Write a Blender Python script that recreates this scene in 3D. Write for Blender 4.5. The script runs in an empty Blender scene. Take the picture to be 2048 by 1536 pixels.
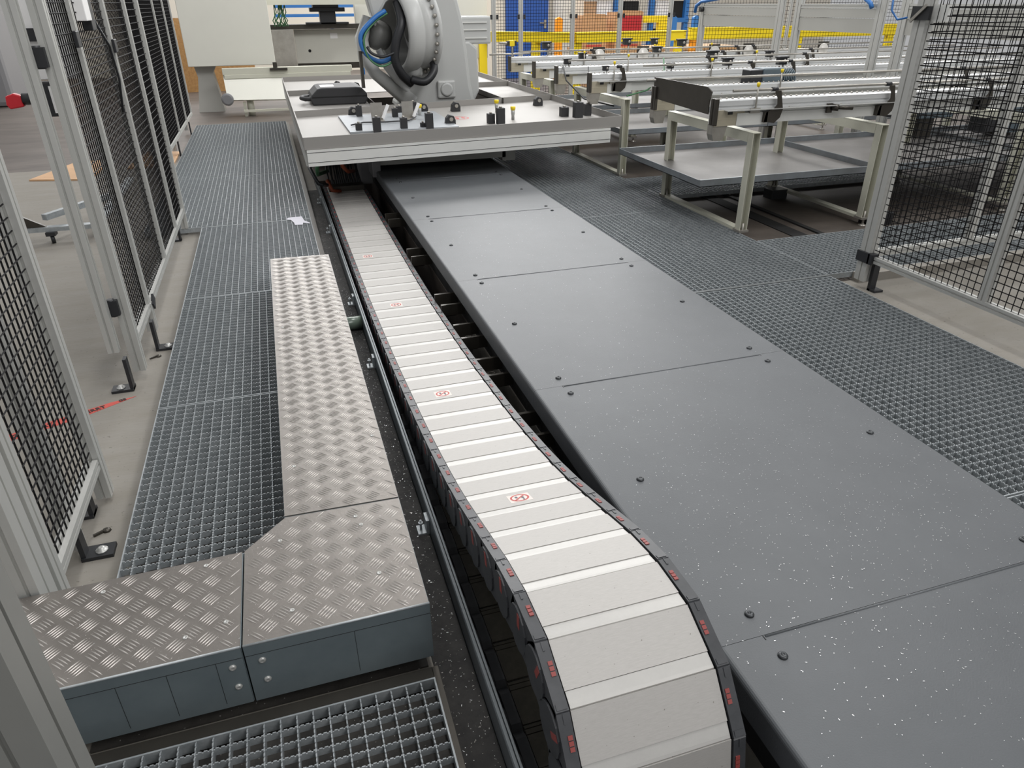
import bpy, math, random
from mathutils import Vector, Matrix
random.seed(7)
PI = math.pi
S = bpy.context.scene
COL = S.collection

# ---------------------------------------------------------------- camera
CAM_H = 1.42
def make_camera():
    a, b, c = 0.30471617, 0.49431108, -0.00691042
    f = Vector((math.sin(a)*math.cos(b), math.cos(a)*math.cos(b), -math.sin(b)))
    r = Vector((math.cos(a), -math.sin(a), 0)); u = r.cross(f)
    r, u = r*math.cos(c)+u*math.sin(c), -r*math.sin(c)+u*math.cos(c)
    cd = bpy.data.cameras.new('camera'); cd.sensor_width = 36.0
    cd.lens = 1417.8*36/2048; cd.clip_start = 0.02; cd.clip_end = 200
    co = bpy.data.objects.new('camera', cd); COL.objects.link(co)
    m = Matrix((r, u, -f)).transposed().to_4x4(); m.translation = (0, 0, CAM_H)
    co.matrix_world = m
    S.camera = co
make_camera()

# ---------------------------------------------------------------- world, lamps, exposure
w = bpy.data.worlds.new('hall'); S.world = w; w.use_nodes = True
bg = w.node_tree.nodes['Background']; bg.inputs[0].default_value = (0.98, 0.985, 1.0, 1); bg.inputs[1].default_value = 0.42
def area(name, loc, target, size, energy, col=(1, 1, 1)):
    l = bpy.data.lights.new(name, 'AREA'); l.shape = 'RECTANGLE'; l.size, l.size_y = size; l.energy = energy; l.color = col
    o = bpy.data.objects.new(name, l); COL.objects.link(o); o.location = loc
    o.rotation_euler = (Vector(target)-Vector(loc)).to_track_quat('-Z', 'Y').to_euler()
    return o
# rows of hall lamps under a six metre ceiling
for x, y, e in ((5.0, 4.5, 170), (5.5, 11.0, 230), (0.8, 10.5, 170), (10.5, 8.0, 200), (-5.5, 9.0, 60), (4.0, 16.0, 380), (-3.0, 16.0, 200), (-5.0, 2.0, 25)):
    area('hall_lamp', (x, y, 6.0), (x, y, 0), (1.2, 2.4), e, (1.0, 0.996, 0.985))
area('hall_lamp', (.6, 1.7, 6.0), (.6, 1.7, 0), (.5, 3.6), 105, (1.0, 0.996, 0.985))
# skylight band above the far wall, and unseen fill added to brighten camera-facing faces
area('far_windows', (6.0, 19.4, 5.4), (1.0, 2.0, 0), (18.0, 3.6), 1150, (1.0, 1.0, 1.0))
area('front_fill', (8.0, -8.0, 12.0), (1.5, 5.0, .5), (9.0, 5.0), 900, (1.0, 0.995, 0.985))
S.view_settings.view_transform = 'Standard'; S.view_settings.look = 'None'
S.view_settings.gamma = 1; S.view_settings.use_curve_mapping = False
S.view_settings.exposure = 0.0

# ---------------------------------------------------------------- materials
MATS = {}
def srgb(h):
    c = [int(h[i:i+2], 16)/255 for i in (0, 2, 4)]
    return tuple(((x/12.92) if x <= 0.04045 else ((x+0.055)/1.055)**2.4) for x in c)+(1,)
def mat(name, hexc, rough=0.5, metal=0.0, var=0.0, scale=8.0, hex2=None, bump=0.0, bscale=60.0, stretch=None, spec=0.5, emit=0, speck=None):
    m = bpy.data.materials.new(name); m.use_nodes = True; nt = m.node_tree; N = nt.nodes; L = nt.links
    b = N['Principled BSDF']; b.inputs['Roughness'].default_value = rough; b.inputs['Metallic'].default_value = metal
    b.inputs['Specular IOR Level'].default_value = spec
    col = srgb(hexc); b.inputs['Base Color'].default_value = col
    tc = N.new('ShaderNodeTexCoord'); mp = N.new('ShaderNodeMapping'); L.new(tc.outputs['Object'], mp.inputs[0])
    if stretch: mp.inputs['Scale'].default_value = stretch
    last = None
    if var > 0:
        n = N.new('ShaderNodeTexNoise'); n.inputs['Scale'].default_value = scale; n.inputs['Detail'].default_value = 6; n.inputs['Roughness'].default_value = 0.65
        L.new(mp.outputs[0], n.inputs[0])
        cr = N.new('ShaderNodeValToRGB'); cr.color_ramp.elements[0].position = 0.3; cr.color_ramp.elements[1].position = 0.7
        c2 = srgb(hex2) if hex2 else tuple(x*(1-var) for x in col[:3])+(1,)
        cr.color_ramp.elements[0].color = c2; cr.color_ramp.elements[1].color = col
        L.new(n.outputs['Fac'], cr.inputs[0]); last = cr.outputs[0]
    if speck:
        sh, ssc, th = speck
        v = N.new('ShaderNodeTexNoise'); v.inputs['Scale'].default_value = ssc; v.inputs['Detail'].default_value = 2
        L.new(tc.outputs['Object'], v.inputs[0])
        g = N.new('ShaderNodeMath'); g.operation = 'GREATER_THAN'; g.inputs[1].default_value = th; L.new(v.outputs['Fac'], g.inputs[0])
        mx = N.new('ShaderNodeMix'); mx.data_type = 'RGBA'; L.new(g.outputs[0], mx.inputs['Factor'])
        if last: L.new(last, mx.inputs[6])
        else: mx.inputs[6].default_value = col
        mx.inputs[7].default_value = srgb(sh); last = mx.outputs[2]
    if last: L.new(last, b.inputs['Base Color'])
    if bump > 0:
        n = N.new('ShaderNodeTexNoise'); n.inputs['Scale'].default_value = bscale; n.inputs['Detail'].default_value = 4
        L.new(mp.outputs[0], n.inputs[0]); bp = N.new('ShaderNodeBump'); bp.inputs['Strength'].default_value = bump; bp.inputs['Distance'].default_value = 0.004
        L.new(n.outputs['Fac'], bp.inputs['Height']); L.new(bp.outputs[0], b.inputs['Normal'])
    if emit: b.inputs['Emission Color'].default_value = col; b.inputs['Emission Strength'].default_value = emit
    MATS[name] = m; return m
mat('concrete', '87837c', .75, 0, .3, 3.2, '7f7a71', .35, 25, (1, 3.5, 1), speck=('6b665e', 70, .72))
mat('concrete_far_shade', '665e58', .5, 0, .35, 1.3, '4c4540', .2, 10, (1, 3, 1))  # far concrete, darkened to hold the floor shadows around the machine
mat('dirt_shade', '353331', .8, 0, .6, 14, '151413', .9, 50, speck=('8f8b86', 130, .70))  # gutter dirt, with the shade of the gutter in its colour
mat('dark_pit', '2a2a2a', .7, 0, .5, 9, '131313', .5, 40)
mat('deck_paint', '585b5e', .48, .0, .10, 5, '525558', .12, 260, spec=.5, speck=('585a5c', 55, .74))
mat('deck_edge', '55595a', .5, 0, .1, 5)
mat('rail_grey', '6b7073', .45, .35, .15, 10)
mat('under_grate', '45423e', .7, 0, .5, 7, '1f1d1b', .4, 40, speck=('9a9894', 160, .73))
mat('inner_lid', '504c42', .6, .1, .3, 30, '3a372f', .1, 60)  # olive brown lid, darkened to carry the lower run's shade
mat('shaded_floor', '5b534c', .6, 0, .4, 2.2, '3d3732', .3, 12)  # shade under the conveyor stands painted as a darker floor
mat('brushed_cream', 'b8b09c', .38, .35, .08, 12)
mat('bolt', '4b4d4f', .4, .7)
mat('galvanized', 'b3b7b9', .42, .35, .30, 30, '92989b', .15, 80)
mat('galv_sheet', '828d91', .34, .45, .18, 6, '747f84', .05, 30)
mat('aluminium', 'bcbcb9', .38, .45, .06, 12, None, 0, 60, (1, 1, 1))
mat('alu_profile', 'bfbfbb', .42, .3, .05, 10)
mat('alu_white', 'e2e2de', .35, .2, .05, 10)
mat('chain_plate', 'b7b4b0', .55, .18, .10, 50, 'adaaa6', .05, 200, (1, 8, 1), speck=('7d7872', 160, .74))
mat('chain_strip', 'bdbbb7', .42, .22, .06, 40, None, .04, 150)
mat('tread', '88837e', .42, .65, .18, 9, '7d7873', .1, 120, speck=('cfc9c3', 190, .73))
mat('tread_bar', 'bfbab5', .30, .75, .05, 20)
mat('black_plastic', '26272a', .45, 0, .1, 20)
mat('red_bright', 'c8202c', .35)
mat('rail_alu', 'd2d3d3', .36, .25, .08, 8, None, 0, 60, (.3, 1, 1))
mat('chain_side', '47484b', .42, 0, .25, 14, '343639')
mat('red_plastic', '8f423e', .5)
mat('wire', '161516', .7, 0, spec=.15)
mat('steel_dark', '4f4b45', .35, .6, .2, 12)
mat('stainless', 'b3afa8', .34, .55, .12, 7, '9d9991', 0, 60, (1, 6, 1))
mat('tray_steel', '989591', .55, .30, .10, 5, '9a9793', .04, 60)
mat('cream_paint', 'c6c5b6', .45, 0, .06, 5)
mat('cream_panel', 'd2d1c7', .5, 0, .04, 2)
mat('robot_grey', 'b9bab8', .38, 0, .03, 4)
mat('robot_dark', '6c6c69', .45, 0, .1, 8)
mat('shelf_galv', '929aa0', .36, .45, .18, 4, '7b7c7e')
mat('shelf_floor', '7d7a78', .45, .4, .15, 3, '6e6b68')
mat('grey_cover', 'b0afa9', .45, 0, .04, 3)
mat('yellow', 'f2d51e', .45, 0, .05, 5)
mat('orange', 'f29a1d', .5)
mat('blue_door', '1f4f9c', .45, 0, .05, 5)
mat('blue', '2f6fb4', .45)
mat('green_cable', '4b7a55', .5)
mat('conduit_grey', '59645a', .25, .1)
mat('orange_hose', '8a4024', .5)
mat('motor_grey', '5d6a72', .45, .1, .1, 8)
mat('cardboard', 'c79a73', .8, 0, .12, 6, 'b4885f')
mat('fixture_alu', '9b9fa3', .5, .4, .08, 8)
mat('alu_dull', '92928e', .5, .3, .06, 6)
mat('osb', 'c49a64', .8, 0, .5, 22, 'a5784a', .2, 40)
mat('wall_paint', 'd6cfc2', .7, 0, .05, 1)
mat('dark_gap', '141414', .8)
mat('white', 'f0efee', .5)
mat('paper', 'd5d4dc', .7)
mat('tape_red', 'c95348', .6, 0, .2, 30, 'b5463b')
mat('print_black', '2c2422', .7)
mat('sign_white', 'd9cfc8', .5)
mat('sign_red', 'b8453f', .5)
mat('sign_grey', '55535a', .5)
mat('swarf', 'dcdcdc', .3, .6)
mat('glass_disc', 'd4d1cb', .3, .1)
mat('case_black', '2f2f31', .6, 0, .1, 20)
mat('cab_grey', '7b7b7d', .5)
mat('wood', 'c9a27c', .7, 0, .2, 6)
mat('box_red', 'b3242b', .6)

# ---------------------------------------------------------------- mesh helpers
class MB:
    def __init__(s): s.v = []; s.f = []; s.m = []; s.s = []; s.cm = 0
    def quad(s, idx, sm=False): s.f.append(tuple(idx)); s.m.append(s.cm); s.s.append(sm)
    def box(s, a, b):
        x0, y0, z0 = (min(a[i], b[i]) for i in range(3)); x1, y1, z1 = (max(a[i], b[i]) for i in range(3))
        n = len(s.v)
        s.v += [(x0,y0,z0),(x1,y0,z0),(x1,y1,z0),(x0,y1,z0),(x0,y0,z1),(x1,y0,z1),(x1,y1,z1),(x0,y1,z1)]
        for q in ((0,3,2,1),(4,5,6,7),(0,1,5,4),(1,2,6,5),(2,3,7,6),(3,0,4,7)): s.quad([n+i for i in q])
        return s
    def prism(s, poly, axis, t0, t1, sm=False):
        # poly: list of 2D points; axis X -> (y,z), Y -> (x,z), Z -> (x,y)
        n = len(s.v); k = len(poly)
        def P(p, t): return {'X': (t, p[0], p[1]), 'Y': (p[0], t, p[1]), 'Z': (p[0], p[1], t)}[axis]
        s.v += [P(p, t0) for p in poly]+[P(p, t1) for p in poly]
        s.quad(range(n+k-1, n-1, -1)); s.quad(range(n+k, n+2*k))
        for i in range(k):
            j = (i+1) % k; s.quad((n+i, n+j, n+k+j, n+k+i), sm)
        return s
    def tube(s, pts, r, n=8, closed=False):
        pts = [Vector(p) for p in pts]; base = len(s.v); K = len(pts); prev = None
        for i, p in enumerate(pts):
            d = (pts[min(i+1, K-1)]-pts[max(i-1, 0)]).normalized()
            if prev is None: q = Vector((0, 0, 1)) if abs(d.z) < .9 else Vector((1, 0, 0))
            else: q = prev
            e = (q-d*q.dot(d)).normalized(); g = d.cross(e); prev = e
            rr = r[i] if isinstance(r, (list, tuple)) else r
            for j in range(n):
                a = 2*PI*j/n; s.v.append(tuple(p+e*math.cos(a)*rr+g*math.sin(a)*rr))
        for i in range(K-1):
            for j in range(n):
                a = base+i*n+j; b = base+i*n+(j+1) % n; s.quad((a, b, b+n, a+n), n > 4)
        s.quad([base+j for j in range(n-1, -1, -1)]); s.quad([base+(K-1)*n+j for j in range(n)])
        return s
    def cyl(s, a, b, r, n=12): return s.tube([a, b], r, n)
    def lathe(s, prof, origin, axis, n=32):
        # prof: list of (t along axis, radius)
        ax = Vector(axis).normalized(); q = Vector((0, 0, 1)) if abs(ax.z) < .9 else Vector((1, 0, 0))
        e = (q-ax*q.dot(ax)).normalized(); g = ax.cross(e); o = Vector(origin); base = len(s.v)
        for t, r in prof:
            for j in range(n):
                a = 2*PI*j/n; s.v.append(tuple(o+ax*t+e*math.cos(a)*r+g*math.sin(a)*r))
        for i in range(len(prof)-1):
            for j in range(n):
                a = base+i*n+j; b = base+i*n+(j+1) % n; s.quad((a, b, b+n, a+n), True)
        s.quad([base+j for j in range(n-1, -1, -1)]); k = base+(len(prof)-1)*n; s.quad([k+j for j in range(n)])
        return s
    def obox(s, c, ax, ay, az, h):
        n = len(s.v); c = Vector(c); ax, ay, az = Vector(ax)*h[0], Vector(ay)*h[1], Vector(az)*h[2]
        for sz in (-1, 1):
            for sx, sy in ((-1,-1),(1,-1),(1,1),(-1,1)): s.v.append(tuple(c+ax*sx+ay*sy+az*sz))
        for q in ((0,3,2,1),(4,5,6,7),(0,1,5,4),(1,2,6,5),(2,3,7,6),(3,0,4,7)): s.quad([n+i for i in q])
        return s
    def mesh(s, name, mats, off=(0,0,0)):
        me = bpy.data.meshes.new(name)
        me.from_pydata([(x-off[0], y-off[1], z-off[2]) for x, y, z in s.v], [], s.f)
        for m in (mats if isinstance(mats, (list, tuple)) else [mats]): me.materials.append(MATS[m])
        me.polygons.foreach_set('material_index', s.m); me.polygons.foreach_set('use_smooth', s.s)
        me.update(); return me
ORG = {}
def link(name, me, parent=None, loc=(0,0,0)):
    o = bpy.data.objects.new(name, me); COL.objects.link(o); o.location = loc
    if parent: o.parent = parent
    return o
def tag(o, label=None, cat=None, group=None, kind=None):
    if label: o['label'] = label
    if cat: o['category'] = cat
    if group: o['group'] = group
    if kind: o['kind'] = kind
    return o
def thing(name, label, cat, loc=(0,0,0), group=None):
    o = bpy.data.objects.new(name, None); COL.objects.link(o); o.location = loc; o.empty_display_size = .1
    ORG[o.name] = tuple(loc); return tag(o, label, cat, group)
def part(name, mb, mats, parent, label=None, kind=None, bevel=0):
    off = ORG[parent.name]
    o = link(name, mb.mesh(name, mats, off), parent); ORG[o.name] = off
    if bevel: bev(o, bevel)
    return tag(o, label, None, None, kind)
def solo(name, mb, mats, label=None, cat=None, loc=(0,0,0), group=None, kind=None, bevel=0):
    o = link(name, mb.mesh(name, mats, loc), None, loc); ORG[o.name] = tuple(loc)
    if bevel: bev(o, bevel)
    return tag(o, label, cat, group, kind)
def struct(name, mb, mats): return solo(name, mb, mats, kind='structure')
def bev(o, wdt, seg=2):
    m = o.modifiers.new('bevel', 'BEVEL'); m.width = wdt; m.segments = seg; m.limit_method = 'ANGLE'; m.angle_limit = .7
def copy_tree(o, loc=None, label=None, parent=None):
    c = o.copy(); COL.objects.link(c); c.parent = parent
    if loc is not None: c.location = loc
    if label: c['label'] = label
    for ch in list(o.children): copy_tree(ch, None, None, c)
    return c
def slot_section(w, h, sl=.008, dp=.006):
    """square extrusion profile outline with a T slot opening in every side"""
    a, b, s2 = w/2, h/2, sl/2; P = []
    P += [(-a,-b),(-s2,-b),(-s2*1.0,-b+dp),(s2,-b+dp),(s2,-b),(a,-b)]
    P += [(a,-s2),(a-dp,-s2),(a-dp,s2),(a,s2),(a,b)]
    P += [(s2,b),(s2,b-dp),(-s2,b-dp),(-s2,b),(-a,b)]
    P += [(-a,s2),(-a+dp,s2),(-a+dp,-s2),(-a,-s2)]
    return P
def vprofile(mb, x, y, w, h, z0, z1): mb.prism([(x+p, y+q) for p, q in slot_section(w, h)], 'Z', z0, z1); return mb

# ---------------------------------------------------------------- floor and hall shell
mb = MB()
mb.box((-9, -1.5, -.30), (.27, 5.6, -.05)); mb.box((.80, -1.5, -.30), (16, 3.21, -.05)); mb.box((-9, 5.6, -.30), (.27, 8.4, -.05))
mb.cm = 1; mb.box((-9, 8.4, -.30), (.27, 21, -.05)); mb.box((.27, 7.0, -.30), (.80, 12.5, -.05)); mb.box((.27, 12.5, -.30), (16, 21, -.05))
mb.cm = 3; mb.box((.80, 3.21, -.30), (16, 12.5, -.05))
mb.cm = 2; mb.box((.27, -1.5, -.34), (.80, 7.0, -.235))
struct('floor', mb, ['concrete', 'concrete_far_shade', 'dark_pit', 'shaded_floor'])
mb = MB(); mb.box((-9, 19.6, -.05), (16, 19.8, 3.4)); struct('wall_back', mb, 'wall_paint')
# dirty strip, shade painted in, between tread steps and chain rail, with swarf
mb = MB(); mb.box((.178, -.6, -.05), (.27, 4.1, -.042)); mb.box((.15, 4.1, -.05), (.27, 6.6, -.042))
struct('trim_1', mb, 'dirt_shade')
mb = MB(); mb.box((2.99, 3.97, -.05), (4.9, 5.2, -.046)); struct('trim_2', mb, 'shaded_floor')
mb = MB(); mb.box((3.35, 3.95, -.05), (3.47, 5.3, -.04)); mb.box((3.56, 3.95, -.05), (3.60, 5.3, -.035)); struct('trim_3', mb, 'dark_gap')
mb = MB(); mb.box((3.14, 3.16, -.05), (8.0, 3.22, .0)); struct('trim_4', mb, 'concrete')

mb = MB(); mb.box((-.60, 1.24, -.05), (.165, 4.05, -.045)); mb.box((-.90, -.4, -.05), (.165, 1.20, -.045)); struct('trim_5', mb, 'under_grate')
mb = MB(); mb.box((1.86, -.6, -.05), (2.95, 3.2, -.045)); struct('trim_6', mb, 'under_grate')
# ---------------------------------------------------------------- gratings
PIT = .0353
def serrated(mb, axis, fixed, t0, t1, ztop, zbot, th, teeth, dip=.0035):
    n = max(2, int((t1-t0)/.0118)) if teeth else 1
    tops = []
    if teeth:
        for i in range(n):
            a = t0+(t1-t0)*i/n; L = (t1-t0)/n
            tops += [(a, ztop), (a+L*.55, ztop), (a+L*.68, ztop-dip), (a+L*.88, ztop-dip)]
        tops.append((t1, ztop))
    else: tops = [(t0, ztop), (t1, ztop)]
    base = len(mb.v)
    for t, z in tops:
        for dd, zz in ((-th/2, zbot), (-th/2, z), (th/2, z), (th/2, zbot)):
            mb.v.append((fixed+dd, t, zz) if axis == 'Y' else (t, fixed+dd, zz))
    for i in range(len(tops)-1):
        a = base+4*i
        for k in range(3): mb.quad((a+k, a+k+1, a+k+5, a+k+4))
    mb.quad((base, base+1, base+2, base+3)); e = base+4*(len(tops)-1); mb.quad((e+3, e+2, e+1, e))
def grate_meshes(w_, l_, teeth):
    fr = MB(); g = MB()
    fr.box((0, 0, -.034), (.004, l_, -.001)); fr.box((w_-.004, 0, -.034), (w_, l_, -.001))
    fr.box((.004, 0, -.034), (w_-.004, .004, -.001)); fr.box((.004, l_-.004, -.034), (w_-.004, l_, -.001))
    nx = round(w_/PIT); ny = round(l_/PIT)
    for i in range(1, nx): serrated(g, 'Y', w_*i/nx, .004, l_-.004, 0, -.032, .0030, teeth)
    for j in range(1, ny): serrated(g, 'X', l_*j/ny, .004, w_-.004, -.0005, -.022, .0028, teeth)
    return fr.mesh('grating_frame', 'galvanized'), g.mesh('bar_grid', 'galvanized')
GM = {}
def grating(x0, x1, y0, y1, teeth, label, group=None):
    key = (round(x1-x0, 3), round(y1-y0, 3), teeth)
    if key not in GM: GM[key] = grate_meshes(x1-x0, y1-y0, teeth)
    t = thing('floor_grating', label, 'grating', (x0, y0, 0), group)
    link('edge_frame', GM[key][0], t)
    tag(link('bar_grid', GM[key][1], t), kind='stuff')
gap = .008
grating(-.615, .168, 1.515, 2.755, True, 'galvanized grating panel directly behind the L-shaped tread plate step')
grating(-.615, .168, 2.755+gap, 4.0, True, 'galvanized grating panel beside the far half of the long tread plate strip')
grating(-.615, .150, 4.0+gap, 5.49, True, 'galvanized grating panel with torn white paper, just beyond the tread plate strip')
grating(-1.0, .150, 5.49+gap, 7.24, False, 'wide galvanized grating panel left of the robot table front corner')
grating(-1.0, .150, 7.24+gap, 8.96, False, 'wide galvanized grating panel left of the middle of the robot table')
grating(-1.0, .150, 8.96+gap, 10.75, False, 'farthest galvanized grating panel on the left, ending before the cream machine')
grating(-.90, .168, -.10, 1.165, True, 'dark galvanized grating in front of the tread plate step, bottom of picture')
grating(1.85, 2.96, -.68, 1.275, True, 'galvanized grating panel at the right edge of picture beside nearest deck sheets')
grating(1.85, 2.96, 1.275+gap, 3.195, True, 'galvanized grating panel right of deck, between concrete strip and deck')
mb = MB(); mb.box((1.85, 3.2, -.04), (2.96, 3.222, .002)); solo('grating_joint', mb, 'deck_edge', 'dark flat bar closing the joint between two right-hand gratings', 'bar')
grating(1.85, 2.96, 3.225, 4.84, True, 'galvanized grating panel right of deck in front of the first conveyor stand')
grating(1.85, 2.96, 4.84+gap, 6.67, False, 'galvanized grating panel right of deck beside the second conveyor stand foot')
grating(1.85, 2.96, 6.67+gap, 8.6, False, 'galvanized grating strip vanishing under the robot table on the right')
grating(2.97, 4.55, 3.225, 3.93, True, 'galvanized grating running along the base of the mesh fence, by the corner post')
grating(4.56, 6.2, 3.225, 3.93, False, 'galvanized grating seen through the fence mesh, farther right')
grating(2.97, 5.4, 5.25, 5.95, False, 'galvanized grating strip under the galvanized shelf of the first conveyor stand')

# ---------------------------------------------------------------- deck of dark sheets
JY = [-.32, .915, 2.157, 3.373, 4.594, 5.80, 7.05]
DX0, DX1, DZ = .762, 1.84, .16
names = ['dark grey deck sheet nearest the camera, bottom right corner', 'large dark grey deck sheet with many swarf flecks, second from camera',
         'dark grey deck sheet, third from camera, beside the chain warning stickers', 'dark grey deck sheet in mid picture, fourth from camera',
         'dark grey deck sheet half in the shadow of the robot table', 'dark grey deck sheet under the robot table carriage']
def dome(mb, x, y, z, r):
    mb.lathe([(0, r), (r*.25, r*.97), (r*.5, r*.72), (r*.58, r*.40), (r*.45, r*.36), (r*.40, .0005)], (x, y, z), (0, 0, 1), 12)
for i in range(6):
    y0, y1 = JY[i]+.0006, JY[i+1]-.0006
    t = thing('deck_sheet', names[i], 'floor sheet', (DX0, y0, DZ))
    a = MB(); r = .012
    sec = [(DX0, .085), (DX0, DZ-r)]+[(DX0+r-r*math.cos(k*PI/8), DZ-r+r*math.sin(k*PI/8)) for k in range(1, 4)]+[(DX0+r, DZ), (DX1, DZ), (DX1, .09), (DX1-.004, .09), (DX1-.004, DZ-.004), (DX0+r, DZ-.004), (DX0+.004, DZ-r), (DX0+.004, .085)]
    a.prism(sec, 'Y', y0, y1)
    part('sheet', a, 'deck_paint', t)
    # folded joint lip at the far end of each sheet, with relief notches
    b = MB(); b.tube([(DX0+.118, y1-.0035, DZ-.001), (DX1-.118, y1-.0035, DZ-.0012)], .0034, 8); part('joint_lip', b, 'deck_paint', t)
    b = MB(); b.box((DX0+.112, y1-.013, DZ-.002), (DX0+.114, y1+.0005, DZ+.0006)); b.box((DX1-.114, y1-.013, DZ-.002), (DX1-.112, y1+.0005, DZ+.0006)); part('relief_notch', b, 'dark_gap', t)
    ys = [y0+.062, (y0+y1)/2, y1-.062]
    for xx in (.883, 1.722):
        for yy in ys:
            if yy < .2: continue
            b = MB(); dome(b, xx, yy, DZ, .0115); part('bolt', b, 'bolt', t)
# deck substructure (ribs that carry the sheets) seen in the dark gap beside the chain
t = thing('deck_substructure', 'dark steel frame carrying the deck sheets beside the cable chain', 'frame', (.8, 3, -.05))
b = MB(); b.box((.805, -.3, -.235), (.82, 7.0, .09)); part('side_beam', b, 'dark_pit', t)
for i, y in enumerate([1.0, 2.13, 2.63, 3.03, 3.46, 4.3, 5.2]):
    b = MB(); b.box((.68, y-.09, -.02), (.805, y-.075, .04)); b.box((.68, y+.07, -.02), (.805, y+.085, .04)); b.box((.68, y-.075, -.03), (.76, y+.07, -.022))
    b.tube([(.735+.017*math.cos(k*PI/6), y+.0+.017*math.sin(k*PI/6), .0) for k in range(12)], .003, 6)
    part('support_bracket', b, 'steel_dark', t)

# swarf chips (nobody could count them)
def chips(name, label, n, region, z, size, dens=None):
    mb = MB()
    for _ in range(n):
        for _t in range(20):
            x = random.uniform(region[0], region[1]); y = random.uniform(region[2], region[3])
            if dens is None or random.random() < dens(x, y): break
        a = random.uniform(0, PI); L = size*random.choice([.35, .4, .5, .5, .7, 1, 1.5]); W = size*random.uniform(.16, .4)
        c, s_ = math.cos(a), math.sin(a); k = random.uniform(-.5, .5)*L*.4
        pts = [(-L, 0), (-L*.3, -W+k), (L*.4, -W+k), (L, 0), (L*.3, W+k), (-L*.4, W+k)]
        n0 = len(mb.v); zt = z+.0004+random.random()*.0012
        mb.v += [(x+p*c-q*s_, y+p*s_+q*c, zt) for p, q in pts]+[(x, y, z+.0001)]
        mb.quad(range(n0, n0+6))
        for i in range(6): mb.quad((n0+(i+1) % 6, n0+i, n0+6))
    return solo(name, mb, 'swarf', label, 'metal chips', loc=(0, 0, z), kind='stuff')
chips('metal_swarf', 'tiny bright metal chips scattered over the dark deck sheets', 2600, (.78, 1.83, .25, 4.6), DZ, .0019, lambda x, y: max(.12, math.exp(-((y-1.25)/.75)**2)*(.5+.5*math.exp(-((x-1.3)/.35)**2))))
chips('metal_swarf', 'glittering metal chips in the dark gutter left of the chain rail', 420, (.185, .262, .4, 4.0), -.042, .0025)
chips('metal_swarf', 'metal chips on the aluminium tread plate step', 160, (-.6, .17, 1.24, 1.6), .183, .0016)

# ---------------------------------------------------------------- tread plate step
def inside(poly, x, y):
    c = False; j = len(poly)-1
    for i in range(len(poly)):
        xi, yi = poly[i]; xj, yj = poly[j]
        if (yi > y) != (yj > y) and x < (xj-xi)*(y-yi)/(yj-yi)+xi: c = not c
        j = i
    return c
TZ = .18
def tread(poly, label, bars_on, screws):
    t = thing('tread_step', label, 'step', (poly[0][0], poly[0][1], 0))
    ins = MB(); ins.prism(poly, 'Z', .004, TZ-.004); part('step_body', ins, 'galv_sheet', t)
    sh = MB(); cx = sum(p[0] for p in poly)/len(poly); cy = sum(p[1] for p in poly)/len(poly)
    sh.prism([(cx+(x-cx)*.995, cy+(y-cy)*.997) for x, y in poly], 'Z', TZ-.004, TZ); part('tread_sheet', sh, 'tread', t)
    g = MB(); p1, p2 = .0325, .0315
    x0 = min(p[0] for p in poly); x1 = max(p[0] for p in poly); y0 = min(p[1] for p in poly); y1 = max(p[1] for p in poly)
    for i in range(int(-1.2/p1), int(1.2/p1)):
        for j in range(0, int(4.2/p2)):
            if (i+j) % 2: continue
            bx, by = i*p1+.012, j*p2+.01; d = 1 if j % 2 == 0 else -1
            if not (x0 < bx < x1 and y0 < by < y1): continue
            ex, ey = (.7071*d, .7071); nx_, ny_ = (-ey, ex)
            for k in range(-2, 3):
                cxx, cyy = bx+nx_*k*.0074, by+ny_*k*.0074; L, W, Hh = .0190, .0015, .0022
                tips = [(cxx-ex*L, cyy-ey*L), (cxx+ex*L, cyy+ey*L)]
                if not all(inside(poly, *q) for q in tips): continue
                n0 = len(g.v)
                g.v += [(tips[0][0], tips[0][1], TZ), (cxx-ex*L*.3-nx_*W, cyy-ey*L*.3-ny_*W, TZ), (cxx+ex*L*.3-nx_*W, cyy+ey*L*.3-ny_*W, TZ), (tips[1][0], tips[1][1], TZ),
                        (cxx+ex*L*.3+nx_*W, cyy+ey*L*.3+ny_*W, TZ), (cxx-ex*L*.3+nx_*W, cyy-ey*L*.3+ny_*W, TZ),
                        (cxx-ex*L*.55, cyy-ey*L*.55, TZ+Hh*.8), (cxx, cyy, TZ+Hh), (cxx+ex*L*.55, cyy+ey*L*.55, TZ+Hh*.8)]
                for q in ((0,1,6),(1,2,7,6),(2,8,7),(2,3,8),(3,4,8),(4,7,8),(4,5,6,7),(5,0,6)): g.quad([n0+m for m in q], True)
    part('raised_bars', g, 'tread_bar', t, kind='stuff')
    for sx, sy in screws:
        b = MB(); b.lathe([(0, .006), (.0012, .0058), (.002, .0035), (.0012, .003), (.001, .0003)], (sx, sy, TZ), (0, 0, 1), 10); part('screw', b, 'aluminium', t)
    return t
tread([(-.136, 1.658), (.178, 1.648), (.178, 3.985), (-.136, 4.005)], 'long straight aluminium tread plate strip running away beside the cable chain', True, [(-.1, 1.9), (.15, 2.0), (-.1, 3.0), (.15, 3.1)])
tB = tread([(-.239, 1.226), (.178, 1.226), (.178, 1.645), (-.134, 1.655), (-.239, 1.546)], 'corner piece of the aluminium tread plate step with a diagonal inner edge', True, [(-.15, 1.56), (.05, 1.60), (-.13, 1.30), (.08, 1.36), (.06, 1.56)])
tC = tread([(-.95, 1.226), (-.242, 1.226), (-.242, 1.546), (-.95, 1.535)], 'left arm of the tread plate step reaching behind the big blurred aluminium post', True, [(-.275, 1.31), (-.56, 1.50), (-.33, 1.52), (-.36, 1.29)])
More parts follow.
